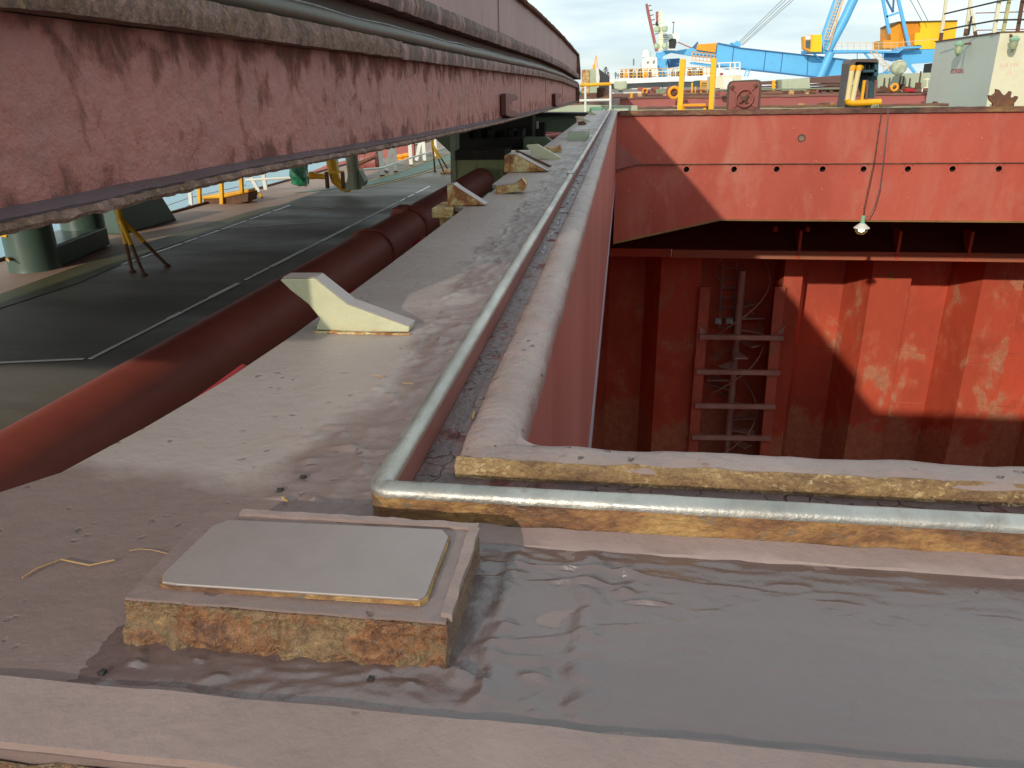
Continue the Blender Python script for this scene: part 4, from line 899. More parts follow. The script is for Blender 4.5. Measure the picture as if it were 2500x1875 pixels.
# ladder trunk
lt = thing('access_ladder', 'brown barred ladder trunk on the red hold bulkhead', 'ladder', (at(1800, 1000, Y=YB).x, YB, -16))
def P(x, y, Y_): return at(x, y, Y=Y_)
for a, b_ in (((1722, 700), (1684, 1200)), ((1905, 700), (1858, 1200))):
    MB().bar(P(*a, YB - .25), P(*b_, YB - .25), .40, .12).build('stringer', paint('ladder stringer', lin(204, 112, 92), lin(180, 92, 76), rust=.2, rcol=lin(150,110,96), rcol2=lin(176,136,118), scale=1.5), lt)
for (xa_, xb_, yy) in ((1708, 1913, 822), (1700, 1904, 907), (1696, 1893, 990), (1690, 1881, 1067), (1684, 1870, 1140)):
    MB().bar(P(xa_, yy, YB - .45), P(xb_, yy + 3, YB - .45), .19, .16).build('bar', HOLDB, lt, bevel=.01)
for a, b_, c_ in (((1708, 796), (1726, 812), (1709, 816)), ((1916, 796), (1896, 812), (1912, 816))):
    MB().prism([P(*a, YB - .4), P(*b_, YB - .4), P(*c_, YB - .4)], (0, .05, 0)).build('corner_plate', HOLDB, lt)
sp = thing('spiral_stair', 'narrow spiral stair winding round a pole behind the ladder bars', 'stairs', (at(1790, 1000, Y=YB + 1).x, YB + 1, -16))
pa, pb = P(1813, 660, YB + 1), P(1768, 1180, YB + 1)
MB().tube([pa, pb], .15, 14).build('pole', HOLDB, sp, smooth=True)
nst = 17
for k in range(nst):
    c_ = pa.lerp(pb, .16 + .8 * k / nst); t = 1.0 - k * .62
    dv = Vector((math.cos(t), math.sin(t), 0)); sv = Vector((-dv.y, dv.x, 0))
    m = MB(); m.prism([c_ + dv * .12 - sv * .04, c_ + dv * 1.05 - sv * .26, c_ + dv * 1.05 + sv * .26, c_ + dv * .12 + sv * .04], (0, 0, -.06))
    m.build('tread', HOLDB, sp)
for off in (0, math.pi * .9):
    m = MB(); Q = []
    for k in range(46):
        f = k / 45; c_ = pa.lerp(pb, .02 + .9 * f); t = 1.0 - f * nst * .62 * .9 + off
        Q.append(c_ + Vector((math.cos(t) * 1.08, math.sin(t) * 1.08, .9)))
    m.tube(Q, .028, 6); m.build('handrail', HOLDB, sp, smooth=True)
wl = thing('wall_ladder', 'thin pale blue grey ladder high in the dark recess', 'ladder', tuple(P(1772, 700, YB + 1.4)))
for a, b_ in (((1766, 640), (1755, 800)), ((1798, 640), (1790, 800))): MB().bar(P(*a, YB + 1.4), P(*b_, YB + 1.4), .05).build('stile', GREY, wl)
for k in range(7): 
    yy = 655 + k * 24; MB().tube([P(1765 - k * 1.5, yy, YB + 1.4), P(1797 - k * 1.3, yy, YB + 1.4)], .03, 6).build('rung', GREY, wl)
for (a, b_) in ((1753, 786), (1781, 785)):
    c_ = P(a, b_, YB + .6); MB().gbox(c_.x - .14, c_.x + .14, c_.y, c_.y + .2, c_.z - .1, c_.z + .1, .06, .05, 6).build('hand_wheel', paint('pale grey blue', lin(170, 190, 190), scale=5), wl)
# yellow mark
q = at(2175, 682, Y=YB - .01); o = MB().box(q.x - .16, q.x + .16, YB - .02, YB - .008, q.z - .02, q.z + .02).box(q.x - .06, q.x + .06, YB - .02, YB - .008, q.z + .05, q.z + .3).build('frame_mark', paint('brown mark', lin(150,110,50)), hold)

# hanging work lamp
wl = thing('work_lamp', 'lit cargo lamp with white shade and wire guard hanging on a rope into the hold', 'lamp', tuple(at(2105, 560, Y=YW - .35)))
LY = YW - .35
q = at(2105, 548, Y=LY)
MB().tube([q + Vector((0, 0, .02)), q + Vector((0, 0, .22)), q + Vector((0, 0, .24))], [.06, .06, .03], 14).build('socket', LAMPG, wl, smooth=30)
MB().lathe((q.x, q.y, q.z), [(.21, -.10), (.205, -.085), (.07, .03), (.05, .04), (.06, .02), (.19, -.09)], 24).build('shade', WHITE, wl, smooth=30)
MB().lathe((q.x, q.y, q.z), [(.02, -.21), (.075, -.18), (.09, -.12), (.05, -.05), (.04, -.02)], 14).build('bulb', bm_, wl, smooth=True)
m = MB()
for k in range(6):
    t = k * math.pi / 3; m.tube([q + Vector((math.cos(t) * r, math.sin(t) * r, z)) for r, z in ((.16, -.10), (.15, -.19), (.09, -.25), (.0, -.27))], .006, 5)
m.ring((q.x, q.y, q.z - .19), .15, .006, 'z'); m.build('wire_guard', paint('brass wire', lin(150,120,60)), wl)
o = MB(); A = [at(2153, 258, Y=YW - .1), at(2150, 285, Y=YW - .14), at(2133, 400, Y=YW - .3), at(2110, 505, Y=LY), q + Vector((0, 0, .24))]
pts = []
for i in range(60):
    f = i / 59 * 4; j = min(3, int(f)); p = A[j].lerp(A[j + 1], f - j); pts.append(p + Vector((math.sin(i * 2.1) * .006, 0, 0)))
o.tube(pts, .013, 6); tg = o.build('rope', paint('dark rope', lin(84, 60, 48), scale=30), smooth=True); tag(tg, 'dark twisted rope that carries the lit lamp from the coaming rim', 'rope')
A = [at(2168, 258, Y=YW - .1), at(2168, 285, Y=YW - .14), at(2158, 380, Y=YW - .3), at(2148, 460, Y=LY), at(2135, 505, Y=LY), at(2122, 528, Y=LY), q + Vector((0.03, 0, .2))]
o = MB().tube(A, .014, 7).build('cable', paint('lamp cable', lin(104, 84, 82), scale=20), smooth=True); tag(o, 'thin grey cable hanging slack beside the rope to the lamp', 'cable')

# ================================================================== things standing beyond the far rim
st = thing('stanchion_rail', 'short guard rail with yellow top bar behind the port corner', 'railing', tuple(at(1459, 272, Y=24)))
for a in (1429, 1490): MB().bar(at(a, 208, Y=24), at(a, 276, Y=24), .06).build('post', WHITE, st)
MB().tube([at(1416, 208, Y=24), at(1440, 207, Y=24), at(1493, 205, Y=24)], .05, 10).build('top_bar', YEL, st, smooth=True)
MB().tube([at(1415, 246, Y=24), at(1490, 244, Y=24)], .04, 10).build('mid_bar', WHITE, st, smooth=True)
o = MB().px([(1440, 262), (1470, 261), (1473, 272), (1438, 273)], 24.3, .5).build('vent_cover', paint('lid green', lin(110,160,134), lin(90,140,116)), bevel=.03); tag(o, 'low green vent cover behind the guard rail foot', 'vent cover')
q = at(1487, 268, Y=24.2); o = MB().ring(q, .12, .015, 'y').build('valve_wheel', GREENB); tag(o, 'small green valve wheel by the right stanchion', 'valve')

# hatch number two: rim, pale side, red far inside
h2 = thing('second_hatch_coaming', 'second hatch coaming with rusty rim and pale green stained side', 'coaming', (5, 26.4, -1))
xl = at(1505, 250, Y=26.4).x
m = MB(); m.gbox(xl - 1.3, 21, 26.4, 26.75, -.06, .0, (.3, .15, .1), .02, 1.5); m.build('near_rim', RIM2, h2, smooth=35)
m = MB(); m.box(xl - 1.3, 21, 26.45, 26.55, -.225, -.064); m.build('side_plate', PALEG, h2)
m = MB(); m.box(xl - .2, 21, 26.6, 26.65, -1.9, -.226); m.build('dark_slot_panel', DARK, h2)  # dark panel painted in for the open slot below the side plate
for a in (1535, 1640, 1860, 2040): 
    x = at(a, 262, Y=26.4).x; MB().box(x, x + .3, 26.42, 26.6, -1.9, -.228).build('stay', PALEG, h2)
m = MB(); m.box(xl, 21, 50.0, 50.1, -1.9, -.05); m.build('far_inner_plate', FARRED, h2)
m = MB(); m.gbox(xl - 1.3, 21, 49.9, 50.6, -.06, .06, (.5, .4, .1), .03, .8); m.build('far_rim', RIM2, h2, smooth=35)
m = MB(); m.gbox(xl - 1.3, xl, 26.76, 49.9, -.06, .0, (.5, .6, .1), .02, .8); m.box(xl - .06, xl, 26.8, 49.9, -1.9, -.062); m.build('port_rim', RIM2, h2)
o = MB().px([(1328, 262), (1420, 256), (1556, 258), (1556, 274), (1328, 276)], 25.6, .2).build('pale_beam', PALEG); tag(o, 'pale green steel beam across the deck behind the port corner', 'beam')
# further decks and rims
h3 = thing('third_hatch_coaming', 'distant third hatch rim of rust brown steel', 'coaming', (6, 54, -1))
MB().gbox(-3, 30, 53.5, 54.1, -.08, .12, (.8, .5, .1), .05, .6).build('near_rim', BROWN, h3)
MB().gbox(-3, 30, 60, 60.6, .0, .24, (.8, .5, .1), .05, .6).build('far_rim', RIM2, h3)
MB().box(-6, 30, 54.2, 90, -1.9, -.2).build('deck_fill', RIM2, h3)
random.seed(21)
for k in range(12):
    a0 = random.uniform(1560, 1900); a1 = a0 + random.uniform(120, 420); Yk = random.choice([50.8, 53.3, 55, 57, 59.5, 61]); zz = random.uniform(.12, .42)
    xa3, xb3 = at(a0, 225, Y=Yk).x, at(a1, 225, Y=Yk).x
    MB().tube([(xa3, Yk, zz), (xb3, Yk, zz)], random.uniform(.03, .08), 8).build('rim_pipe', random.choice([BROWN, RBROWN, LID, RIM2, GREENB]), h3, smooth=True)
for k in range(40):
    a0 = random.uniform(1520, 2260); Yk = random.choice([50.3, 53.4, 56, 59.8]); xa3 = at(a0, 225, Y=Yk).x; w_ = random.uniform(.1, .35); hh = random.uniform(.08, .4)
    m = MB().gbox(xa3, xa3 + w_, Yk, Yk + .3, 0, .06 + hh, .15, .03, 3)
    if k % 3 == 0: m.tube([(xa3 + w_ / 2, Yk, hh), (xa3 + w_ / 2, Yk, hh + .35)], .03, 6)
    m.build('rim_cleat', random.choice([BROWN, RBROWN, LID, RIM2, DARK, YRUST]), h3)
random.seed(22)
for k in range(26):
    xa3 = random.uniform(xl, 20); w_ = random.uniform(.08, .4)
    MB().gbox(xa3, xa3 + w_, 26.45, 26.6, -.01, random.uniform(.015, .06), .06, .015, 5).build('rust_lump', random.choice([RBROWN, RIM, BROWN, YRUST]), h2)
# stack of open covers end on, port side of hatch two
s2 = thing('hatch_cover', 'pale green end of a distant stowed hatch cover stack', 'hatch cover', tuple(at(1440, 240, Y=27)))
x0, x1 = at(1421, 230, Y=27).x, at(1457, 230, Y=27).x; zt_, zb_ = at(1440, 169, Y=27).z, at(1440, 228, Y=27).z
MB().box(x0, x1, 27, 48, zb_, zt_).build('panel', PALEG, s2)
MB().box(x1 + .002, x1 + .03, 27.1, 48, zb_ - .1, zt_ + .02).build('side_web', DARK, s2)
MB().box(x0 - .02, x0 + .22, 26.95, 27.0, zb_, zt_ - .02).build('rusty_edge', YRUST, s2)
MB().px([(1426, 228), (1457, 226), (1456, 236), (1447, 240), (1428, 233)], 26.97, .6).build('end_foot', RBROWN, s2)
MB().px([(1456, 236), (1457, 216), (1478, 213), (1478, 235), (1460, 240)], 27.6, 6).build('side_foot', RBROWN, s2)
o = MB().px([(1455, 168), (1461, 165), (1464, 190), (1462, 212), (1458, 214), (1455, 195)], 26.8, .1).build('white_rag', WHITE); tag(o, 'strip of white cloth hanging from the distant cover stack', 'cloth')
# square booby hatch lid with hand wheel
ld_ = thing('booby_hatch', 'open red brown square hatch lid with crossed dogs and a hand wheel, nearest one', 'hatch lid', tuple(at(1815, 268, Y=23.2)), 'open square lids with hand wheels')
YL = 23.2
rr = [(1773, 272), (1776, 210), (1781, 200), (1790, 197), (1848, 194), (1857, 197), (1860, 206), (1855, 268)]
MB().px(rr, YL + .02, .06).build('rim', paint('lid seal', lin(86,72,60), lin(70,58,50), scale=5), ld_, bevel=.01)
MB().px([(1778, 268), (1781, 211), (1786, 203), (1792, 201), (1846, 199), (1853, 202), (1855, 208), (1850, 266)], YL - .03, .05).build('plate', LID, ld_, bevel=.01)
def lp(x, y, o=0): return at(x, y, Y=YL - .06 - o)
for a, b_ in (((1786, 212), (1806, 230)), ((1849, 206), (1822, 230)), ((1790, 262), (1808, 244)), ((1846, 262), (1824, 244))):
    MB().bar(lp(*a), lp(*b_), .06, .04).build('dog_arm', LID, ld_)
for a in ((1788, 213), (1845, 208)): MB().bar(lp(a[0] - 4, a[1] + 3, .03), lp(a[0] + 4, a[1] - 3, .03), .07, .06).build('dog_clip', RBROWN, ld_)
MB().ring(lp(1818, 240, .06), .225, .022, 'y', 28).build('hand_wheel', LID, ld_, smooth=True)
MB().tube([lp(1818, 240), lp(1818, 240, .12)], .06, 12).bar(lp(1806, 250, .06), lp(1828, 232, .06), .05, .03).bar(lp(1808, 232, .06), lp(1822, 250, .06), .05, .03).build('hub', RBROWN, ld_)
l2 = thing('booby_hatch', 'dark brown square lid with a yellow ring, left of the yellow posts', 'hatch lid', tuple(at(1642, 236, Y=48)), 'open square lids with hand wheels')
MB().px([(1626, 236), (1627, 216), (1631, 211), (1657, 211), (1658, 236)], 48, .2).build('plate', LID, l2, bevel=.03)
MB().ring(at(1646, 226, Y=47.8), .28, .09, 'y').build('hand_wheel', ORANGE, l2, smooth=True)
MB().lathe(at(1645, 228, Y=47.8), [(.14, -.12), (.16, .05), (.04, .12)], 12).build('hub', RBROWN, l2)
l3 = thing('booby_hatch', 'small plain red brown lid left of the yellow ringed one', 'hatch lid', tuple(at(1598, 228, Y=52)), 'open square lids with hand wheels')
MB().px([(1587, 228), (1589, 215), (1593, 212), (1611, 213), (1611, 228)], 52, .2).build('plate', LID, l3, bevel=.03)
MB().bar(at(1590, 217, Y=51.9), at(1608, 226, Y=51.9), .1).build('dog_arm', RBROWN, l3)
l4 = thing('booby_hatch', 'smallest pink lid with orange ring, leftmost of the far lids', 'hatch lid', tuple(at(1572, 228, Y=54)), 'open square lids with hand wheels')
MB().px([(1557, 213), (1570, 213), (1584, 218), (1582, 228), (1567, 228), (1556, 222)], 54, .2).build('plate', FARRED, l4)
MB().ring(at(1575, 222, Y=53.8), .14, .05, 'y').build('hand_wheel', ORANGE, l4, smooth=True)
# two tall yellow posts with a low bar
for (a, b_, w, lab) in (((1667, 144), (1659, 272), .14, 'tall yellow post with white edge, left one of the pair behind the rim'), ((1743, 142), (1735, 270), .13, 'tall yellow post, right one of the pair behind the rim')):
    t = thing('yellow_post', lab, 'post', tuple(at(*b_, Y=23.4)), 'tall yellow posts behind the rim')
    MB().bar(at(*a, Y=23.4), at(*b_, Y=23.4), w, .08).build('channel', YELF, t, bevel=.01)
    MB().bar(at(a[0] + 5.5, a[1] + 2, Y=23.46), at(b_[0] + 5.5, b_[1], Y=23.46), .035, .1).build('flange', WHITE, t)
t = thing('yellow_step', 'low yellow bar on two stub legs between the tall posts', 'step', tuple(at(1690, 270, Y=23.3)))
MB().bar(at(1668, 257, Y=23.3), at(1722, 256, Y=23.3), .07, .3).build('tread', ORANGE, t, bevel=.01)
for a in (1669, 1720): MB().bar(at(a, 257, Y=23.3), at(a, 274, Y=23.3), .08).build('leg', YEL, t)

# pump control cabinet with pipes
cb = thing('control_cabinet', 'open dark teal control cabinet with brown hood behind the rim', 'cabinet', tuple(at(2110, 258, Y=24)))
MB().px([(2074, 155), (2078, 146), (2085, 144), (2140, 143), (2145, 147), (2145, 155), (2140, 152), (2090, 151), (2086, 158), (2084, 195), (2068, 262), (2060, 262), (2070, 200)], 23.9, .8).build('hood', paint('hood brown', lin(96,84,78), lin(80,70,66), scale=3), cb)
MB().px([(2086, 151), (2142, 150), (2141, 195), (2137, 240), (2112, 240), (2095, 205), (2088, 190)], 24.5, .2).build('back_panel', TEAL, cb)
MB().px([(2136, 152), (2145, 152), (2144, 186), (2134, 186)], 24.0, .5).build('side_panel', TEAL, cb)
MB().px([(2092, 171), (2140, 170), (2140, 176), (2092, 177)], 24.0, .4).build('shelf', TEAL, cb)
for a in (2101, 2112, 2123): MB().tube([at(a, 158, Y=24.1), at(a, 172, Y=24.1)], .02, 6).build('lever', BLACK, cb)
for a in (2104, 2122): 
    q = at(a, 184, Y=24.3); MB().ring(q, .06, .015, 'y').build('gauge', BLACK, cb)
for a, b_ in (((2116, 195), (2115, 262)), ((2138, 195), (2134, 240))): MB().bar(at(*a, Y=23.9), at(*b_, Y=23.9), .07).build('leg', BROWN, cb)
MB().bar(at(2110, 196, Y=23.8), at(2101, 262, Y=23.8), .07).build('yellow_leg', YEL, cb)
py = thing('vent_pipe', 'pair of cream and yellow pipes elbowed along the rim before the teal cabinet', 'pipe', tuple(at(2090, 248, Y=23.6)))
for a, b_, c_ in (((2082, 166), (2080, 172), (2069, 244)), ((2097, 166), (2096, 172), (2081, 246))):
    o = MB().tube([at(*b_, Y=23.6), at(*c_, Y=23.6)], .07, 12).build('upright', paint('cream pipe', lin(226, 214, 170), lin(214,190,120), rust=.12, scale=3), py, smooth=True)
    MB().tube([at(*b_, Y=23.6), at(*a, Y=23.6), at(a[0] + 5, a[1], Y=24.0)], .078, 12).build('elbow', YEL, py, smooth=True)
MB().tube([at(2069, 242, Y=23.6), at(2070, 249, Y=23.6), at(2080, 252, Y=23.6), at(2150, 249, Y=23.6)], .085, 12).build('header', YEL, py, smooth=True)
# ropes' knot on the rim
q = at(2138, 258, Y=YW + .02); m = MB()
for k in range(5): m.ring((q.x + k * .04 - .08, q.y + .02 * k, q.z - .04), .06, .010, 'y' if k % 2 else 'x', 14, 6)
o = m.build('rope_coil', NETW, smooth=True); tag(o, 'small coil of pale rope knotted on the far rim above the lamp', 'rope')

# ---- deckhouse at right
dh = thing('deckhouse', 'pale deckhouse, coloured grey in shade and cream in sun, with cage lamps and red no-smoking lettering', 'deckhouse', tuple(at(2400, 256, Y=24)))
YD = 23.8
cn = at(2442, 80, Y=YD); XD = cn.x
far_ = at(2285, 103, X=XD); Zt = cn.z
MB().box(XD, XD + 6, YD, far_.y, DZ, Zt).build('walls', [WHITEG], dh)
MB().box(XD + .004, XD + 6.1, YD - .012, YD - .002, DZ, Zt).build('sunlit_front', CREAM, dh)  # front of the same walls, with sunlight put into its cream colour
MB().box(XD - .04, XD + 6.1, YD - .04, far_.y + .04, Zt, Zt + .03).build('roof_edge', RBROWN, dh)
def txt(s, size, mat, parent, M_, name):
    c = bpy.data.curves.new(name, 'FONT'); c.body = s; c.size = size; c.extrude = .002; c.align_x = 'CENTER'; c.align_y = 'CENTER'
    o = bpy.data.objects.new('tmp', c); COL.objects.link(o); dg = bpy.context.evaluated_depsgraph_get(); dg.update()
    me = bpy.data.meshes.new_from_object(o.evaluated_get(dg)); bpy.data.objects.remove(o); me.transform(M_); me.materials.clear(); me.materials.append(mat)
    r = bpy.data.objects.new(name, me); COL.objects.link(r); r.parent = parent; r.matrix_parent_inverse = Matrix.Translation(-parent.location); return r
q1, q2 = at(2322, 176, X=XD), at(2352, 172, X=XD); c_ = (q1 + q2) / 2
Mx = Matrix.Translation((XD - .006, c_.y, c_.z)) @ Matrix(((0, 0, -1), (-1, 0, 0), (0, 1, 0))).to_4x4()
wid = abs(q1.y - q2.y)
Mt = Mx @ Matrix.Diagonal((wid / 1.12, 1, 1, 1))
txt('NO SMOKING', .19, TEXTR, dh, Mt, 'no_smoking_lettering')
# faded lettering on the cream face: only worn strokes remain legible
m = MB()
for a, b_, w in ((2441, 160, 5), (2449, 160, 5), (2457, 159, 4), (2467, 159, 5), (2476, 158, 3), (2482, 157, 3), (2460, 179, 3), (2467, 178, 3)):
    q = at(a, b_, Y=YD - .02); m.box(q.x, q.x + w * .009, YD - .016, YD - .013, q.z - .04, q.z + .05)
m.build('worn_lettering', paint('worn red lettering', lin(214,168,150), lin(224,206,180), scale=20, rust=.3, rcol=lin(224,220,190), rcol2=lin(224,220,190)), dh)
def cage(p, dirv, par, s=1.0):
    p = Vector(p)
    o = MB().lathe(p, [(.11 * s, .0), (.12 * s, .05 * s), (.07 * s, .09 * s), (.05 * s, .12 * s)], 16).build('lamp_hood', LAMPG, par, smooth=30)
    build_sub(MB().lathe(p, [(.02 * s, -.22 * s), (.07 * s, -.18 * s), (.085 * s, -.08 * s), (.08 * s, 0)], 14), 'lamp_glass', paint('lamp glass', lin(190,190,150), rough=.2), o, smooth=True)
    m = MB()
    for k in range(8):
        t = k * math.pi / 4; m.tube([p + Vector((math.cos(t) * r, math.sin(t) * r, z)) * s for r, z in ((.10, 0), (.10, -.12), (.06, -.22), (0, -.25))], .008, 5)
    build_sub(m, 'lamp_cage', LAMPG, o)
    build_sub(MB().bar(p + Vector((0, 0, .04)), p + Vector(dirv) + Vector((0, 0, .06)), .05), 'lamp_arm', RBROWN, o)
q = at(2342, 112, X=XD - .3); cage(q, (.3, 0, 0), dh, 1.1)
q = at(2476, 100, Y=YD - .3); cage(q, (0, .3, .1), dh, 1.05)
for a, b_, w, mt in (((2313, -20), (2296, 100), .09, CREAM), ((2373, -20), (2357, 88), .09, CREAM), ((2371, 22), (2382, 87), .07, CREAM)):
    Yp = at(b_[0], b_[1], X=XD + .1).y
    o = MB().bar(at(*a, Y=Yp), at(*b_, Y=Yp), w, .06).build('rail_post', mt, dh)
    A_, B_ = at(*a, Y=Yp), at(*b_, Y=Yp); build_sub(MB().bar(B_ + (A_ - B_) * .17, B_, w * 1.08, .07), 'brown_foot', RBROWN, o)
for a, b_, w, mt in (((2443, -20), (2427, 80), .09, CREAM), ((2468, -20), (2449, 78), .08, paint('khaki post', lin(190,186,130))), ((2500, -20), (2484, 77), .08, RBROWN), ((2372, 40), (2364, 86), .03, BLACK)):
    o = MB().bar(at(*a, Y=YD + .2), at(*b_, Y=YD + .2), w, .06).build('rail_post', mt, dh)
for P_ in ([(2306, 34, 26.4), (2365, 20, 24.9), (2438, 3, 23.9), (2470, -2, 23.8), (2560, -8, 23.8)], [(2302, 74, 26.4), (2362, 62, 24.9), (2436, 49, 23.9), (2480, 48, 23.8), (2560, 48, 23.8)]):
    MB().tube([at(x, y, Y=Y_) for x, y, Y_ in P_], .022, 8).build('roof_rail', DARK, dh, smooth=True)
for P_ in ([(2382, 32, 25), (2560, 27, 25)], [(2384, 74, 25), (2560, 70, 25)]):
    MB().tube([at(x, y, Y=Y_) for x, y, Y_ in P_], .014, 6).build('roof_rail', LID, dh)
# rusty sprocket on the rim
gp = [(2414, 236), (2413, 232), (2422, 233), (2431, 226), (2432, 220), (2430, 217), (2440, 219), (2449, 231), (2455, 233), (2462, 226), (2465, 222), (2471, 224), (2468, 236), (2472, 240), (2480, 234), (2487, 236), (2484, 243), (2477, 252), (2476, 262), (2424, 262), (2424, 252), (2415, 243)]
o = MB().px(gp, YW + .25, .08).build('sprocket_wheel', RBROWN, bevel=.01); tag(o, 'rusty toothed sprocket standing on the far rim at the right', 'sprocket')

# ---- middle distance clutter across hatch three
def simple(name, pts, Y_, th, mat, lab, cat, group=None, bevel=0):
    o = MB().px(pts, Y_, th).build(name, mat, bevel=bevel); return tag(o, lab, cat, group)
t = thing('hatch_cover', 'brown layered hatch cover stack left of the pale green box', 'hatch cover', tuple(at(1885, 220, Y=56)), 'distant brown cover stacks')
for k, (a, b_) in enumerate(((196, 206), (208, 213), (215, 221))): MB().px([(1856, a + 3), (1911, a), (1911, b_), (1856, b_ + 1)], 56 + k * .1, 3).build('layer', BROWN, t)
t = thing('hatch_cover', 'brown layered hatch cover stack between the pale box and the teal cabinet', 'hatch cover', tuple(at(2020, 218, Y=55)), 'distant brown cover stacks')
for k, (a, b_) in enumerate(((186, 202), (203, 209), (211, 219))): MB().px([(1976, a + 4), (2078, a - 4), (2078, b_), (1976, b_ + 1)], 55 + k * .1, 3).build('layer', BROWN, t)
simple('deck_box', [(1909, 194), (1977, 190), (1978, 220), (1909, 221)], 54.5, 2, PALEG, 'pale green steel box between the two brown cover stacks', 'steel box')
simple('yellow_bollard', [(1886, 196), (1893, 196), (1893, 221), (1885, 221)], 52, .2, YEL, 'short yellow bollard in front of the left brown stack', 'bollard', bevel=.02)
simple('yellow_bollard', [(1539, 227), (1545, 227), (1544, 239), (1538, 239)], 44, .2, YEL, 'tiny yellow bollard on the far port rim', 'bollard')
simple('pale_bulwark', [(2142, 181), (2280, 177), (2278, 214), (2144, 214)], 52, 1.0, PALEG, 'long pale green rust-streaked bulwark left of the deckhouse', 'bulwark')
t = thing('life_ring', 'orange ring hung low on the pale bulwark', 'life ring', tuple(at(2184, 222, Y=50)))
MB().ring(at(2184, 213, Y=50), .17, .07, 'y').build('ring', ORANGE, t, smooth=True)
simple('red_crate', [(2211, 216), (2233, 216), (2235, 224), (2210, 224)], 50, .5, REDV, 'small red crate at the foot of the pale bulwark', 'crate', bevel=.02)
simple('red_crate', [(1973, 216), (1995, 215), (1993, 221), (1972, 221)], 51, .5, REDV, 'red crate left of the teal cabinet legs', 'crate', bevel=.02)
t = thing('pipe_stand', 'cream T-shaped pipe stand before the deckhouse', 'stand', tuple(at(2262, 222, Y=48)))
MB().bar(at(2263, 190, Y=48), at(2263, 212, Y=48), .06).bar(at(2256, 194, Y=48), at(2272, 193, Y=48), .08).bar(at(2252, 214, Y=48), at(2272, 213, Y=48), .06).bar(at(2253, 213, Y=48), at(2251, 224, Y=48), .06).build('frame', CREAM, t)
for i, (a, b_) in enumerate(((2158, 205), (2205, 200), (2220, 206), (2196, 205), (2245, 196), (2170, 208))):
    q = at(a, b_, Y=51.5); h_ = random.uniform(.3, .5)
    o = MB().bar(q + Vector((0, 0, h_)), q - Vector((0, 0, .3)), .07).box(q.x - .14, q.x + .14, q.y, q.y + .2, q.z - .4, q.z - .12).build('vent_stub', RBROWN); tag(o, 'small rusty vent stub along the pale bulwark', 'vent', 'rusty vent stubs along the pale bulwark')
q = at(2194, 165, Y=50)
c0 = Vector((q.x, q.y, q.z))
o = MB().gbox(q.x - .36, q.x + .36, q.y - .36, q.y + .36, q.z - .42, q.z + .42, .08, .05, 4, fn=lambda p, p2: c0 + (p2 - c0) * (.42 / max(.3, (p - c0).length)) * Vector((1, 1, 1)).length / 1.732).build('net_bundle', NETW, smooth=True); tag(o, 'round bundle of pale rope netting on top of the bulwark', 'rope bundle')
# white deck store mid
t = thing('deck_store', 'white deck store with railing on its roof behind the yellow posts', 'deckhouse', tuple(at(1770, 226, Y=60)))
MB().px([(1737, 186), (1811, 183), (1810, 228), (1737, 228)], 60, 3).build('walls', CREAM, t)
MB().px([(1766, 192), (1790, 190), (1790, 226), (1766, 226)], 59.9, .08).build('door', FARWHITE, t)
for a in (1756, 1783, 1794, 1806): MB().bar(at(a, 153, Y=60.1), at(a, 185, Y=60.1), .1).build('rail_post', FARWHITE, t)
for b_ in (153, 166): MB().bar(at(1748, b_ + 1, Y=60.1), at(1807, b_ - 1, Y=60.1), .08).build('rail_bar', FARWHITE, t)
simple('red_float', [(1759, 178), (1765, 178), (1766, 183), (1758, 184)], 59.9, .2, REDV, 'small red float on the roof of the white store', 'float')
t = thing('yellow_ladder', 'short yellow ladder left of the white store', 'ladder', tuple(at(1719, 226, Y=57)))
for a in (1711, 1727): MB().bar(at(a, 195, Y=57), at(a, 226, Y=57), .09).build('stile', YEL, t)
for k in range(6): MB().bar(at(1711, 197 + k * 5, Y=57), at(1727, 197 + k * 5, Y=57), .06).build('rung', YEL, t)
simple('blue_drum', [(1695, 197), (1709, 196), (1708, 207), (1694, 207)], 57.5, .4, TEAL, 'dark blue drum left of the yellow ladder', 'drum')
simple('yellow_post', [(1688, 202), (1692, 202), (1691, 228), (1687, 228)], 55, .15, YEL, 'thin short yellow post left of the blue drum', 'post')
simple('yellow_post', [(1697, 211), (1700, 211), (1699, 227), (1696, 227)], 55, .15, YEL, 'thinnest yellow post under the blue drum', 'post')
simple('winch_cover', [(1497, 203), (1502, 198), (1514, 199), (1528, 197), (1532, 205), (1530, 218), (1515, 221), (1500, 218)], 56, 1, PALEG, 'crumpled pale green winch cover at the far port side', 'winch cover', bevel=.1)
simple('far_pipe_rail', [(1535, 216), (1640, 213), (1640, 215), (1535, 218)], 57, .15, WHITE, 'long thin white pipe across the far deck', 'pipe')
simple('far_pipe_rail', [(1495, 226), (1566, 224), (1566, 226.5), (1495, 229)], 50, .15, WHITE, 'shorter white pipe near the port rim', 'pipe')
simple('deck_valve', [(1744, 225), (1751, 221), (1757, 226), (1757, 231), (1743, 231)], 50, .3, LID, 'brown valve head at the foot of the white store', 'valve', 'brown valve heads')
simple('deck_valve', [(1758, 225), (1765, 222), (1772, 225), (1773, 233), (1757, 233)], 49, .3, LID, 'larger brown valve head just left of the big lid', 'valve', 'brown valve heads')
random.seed(11)
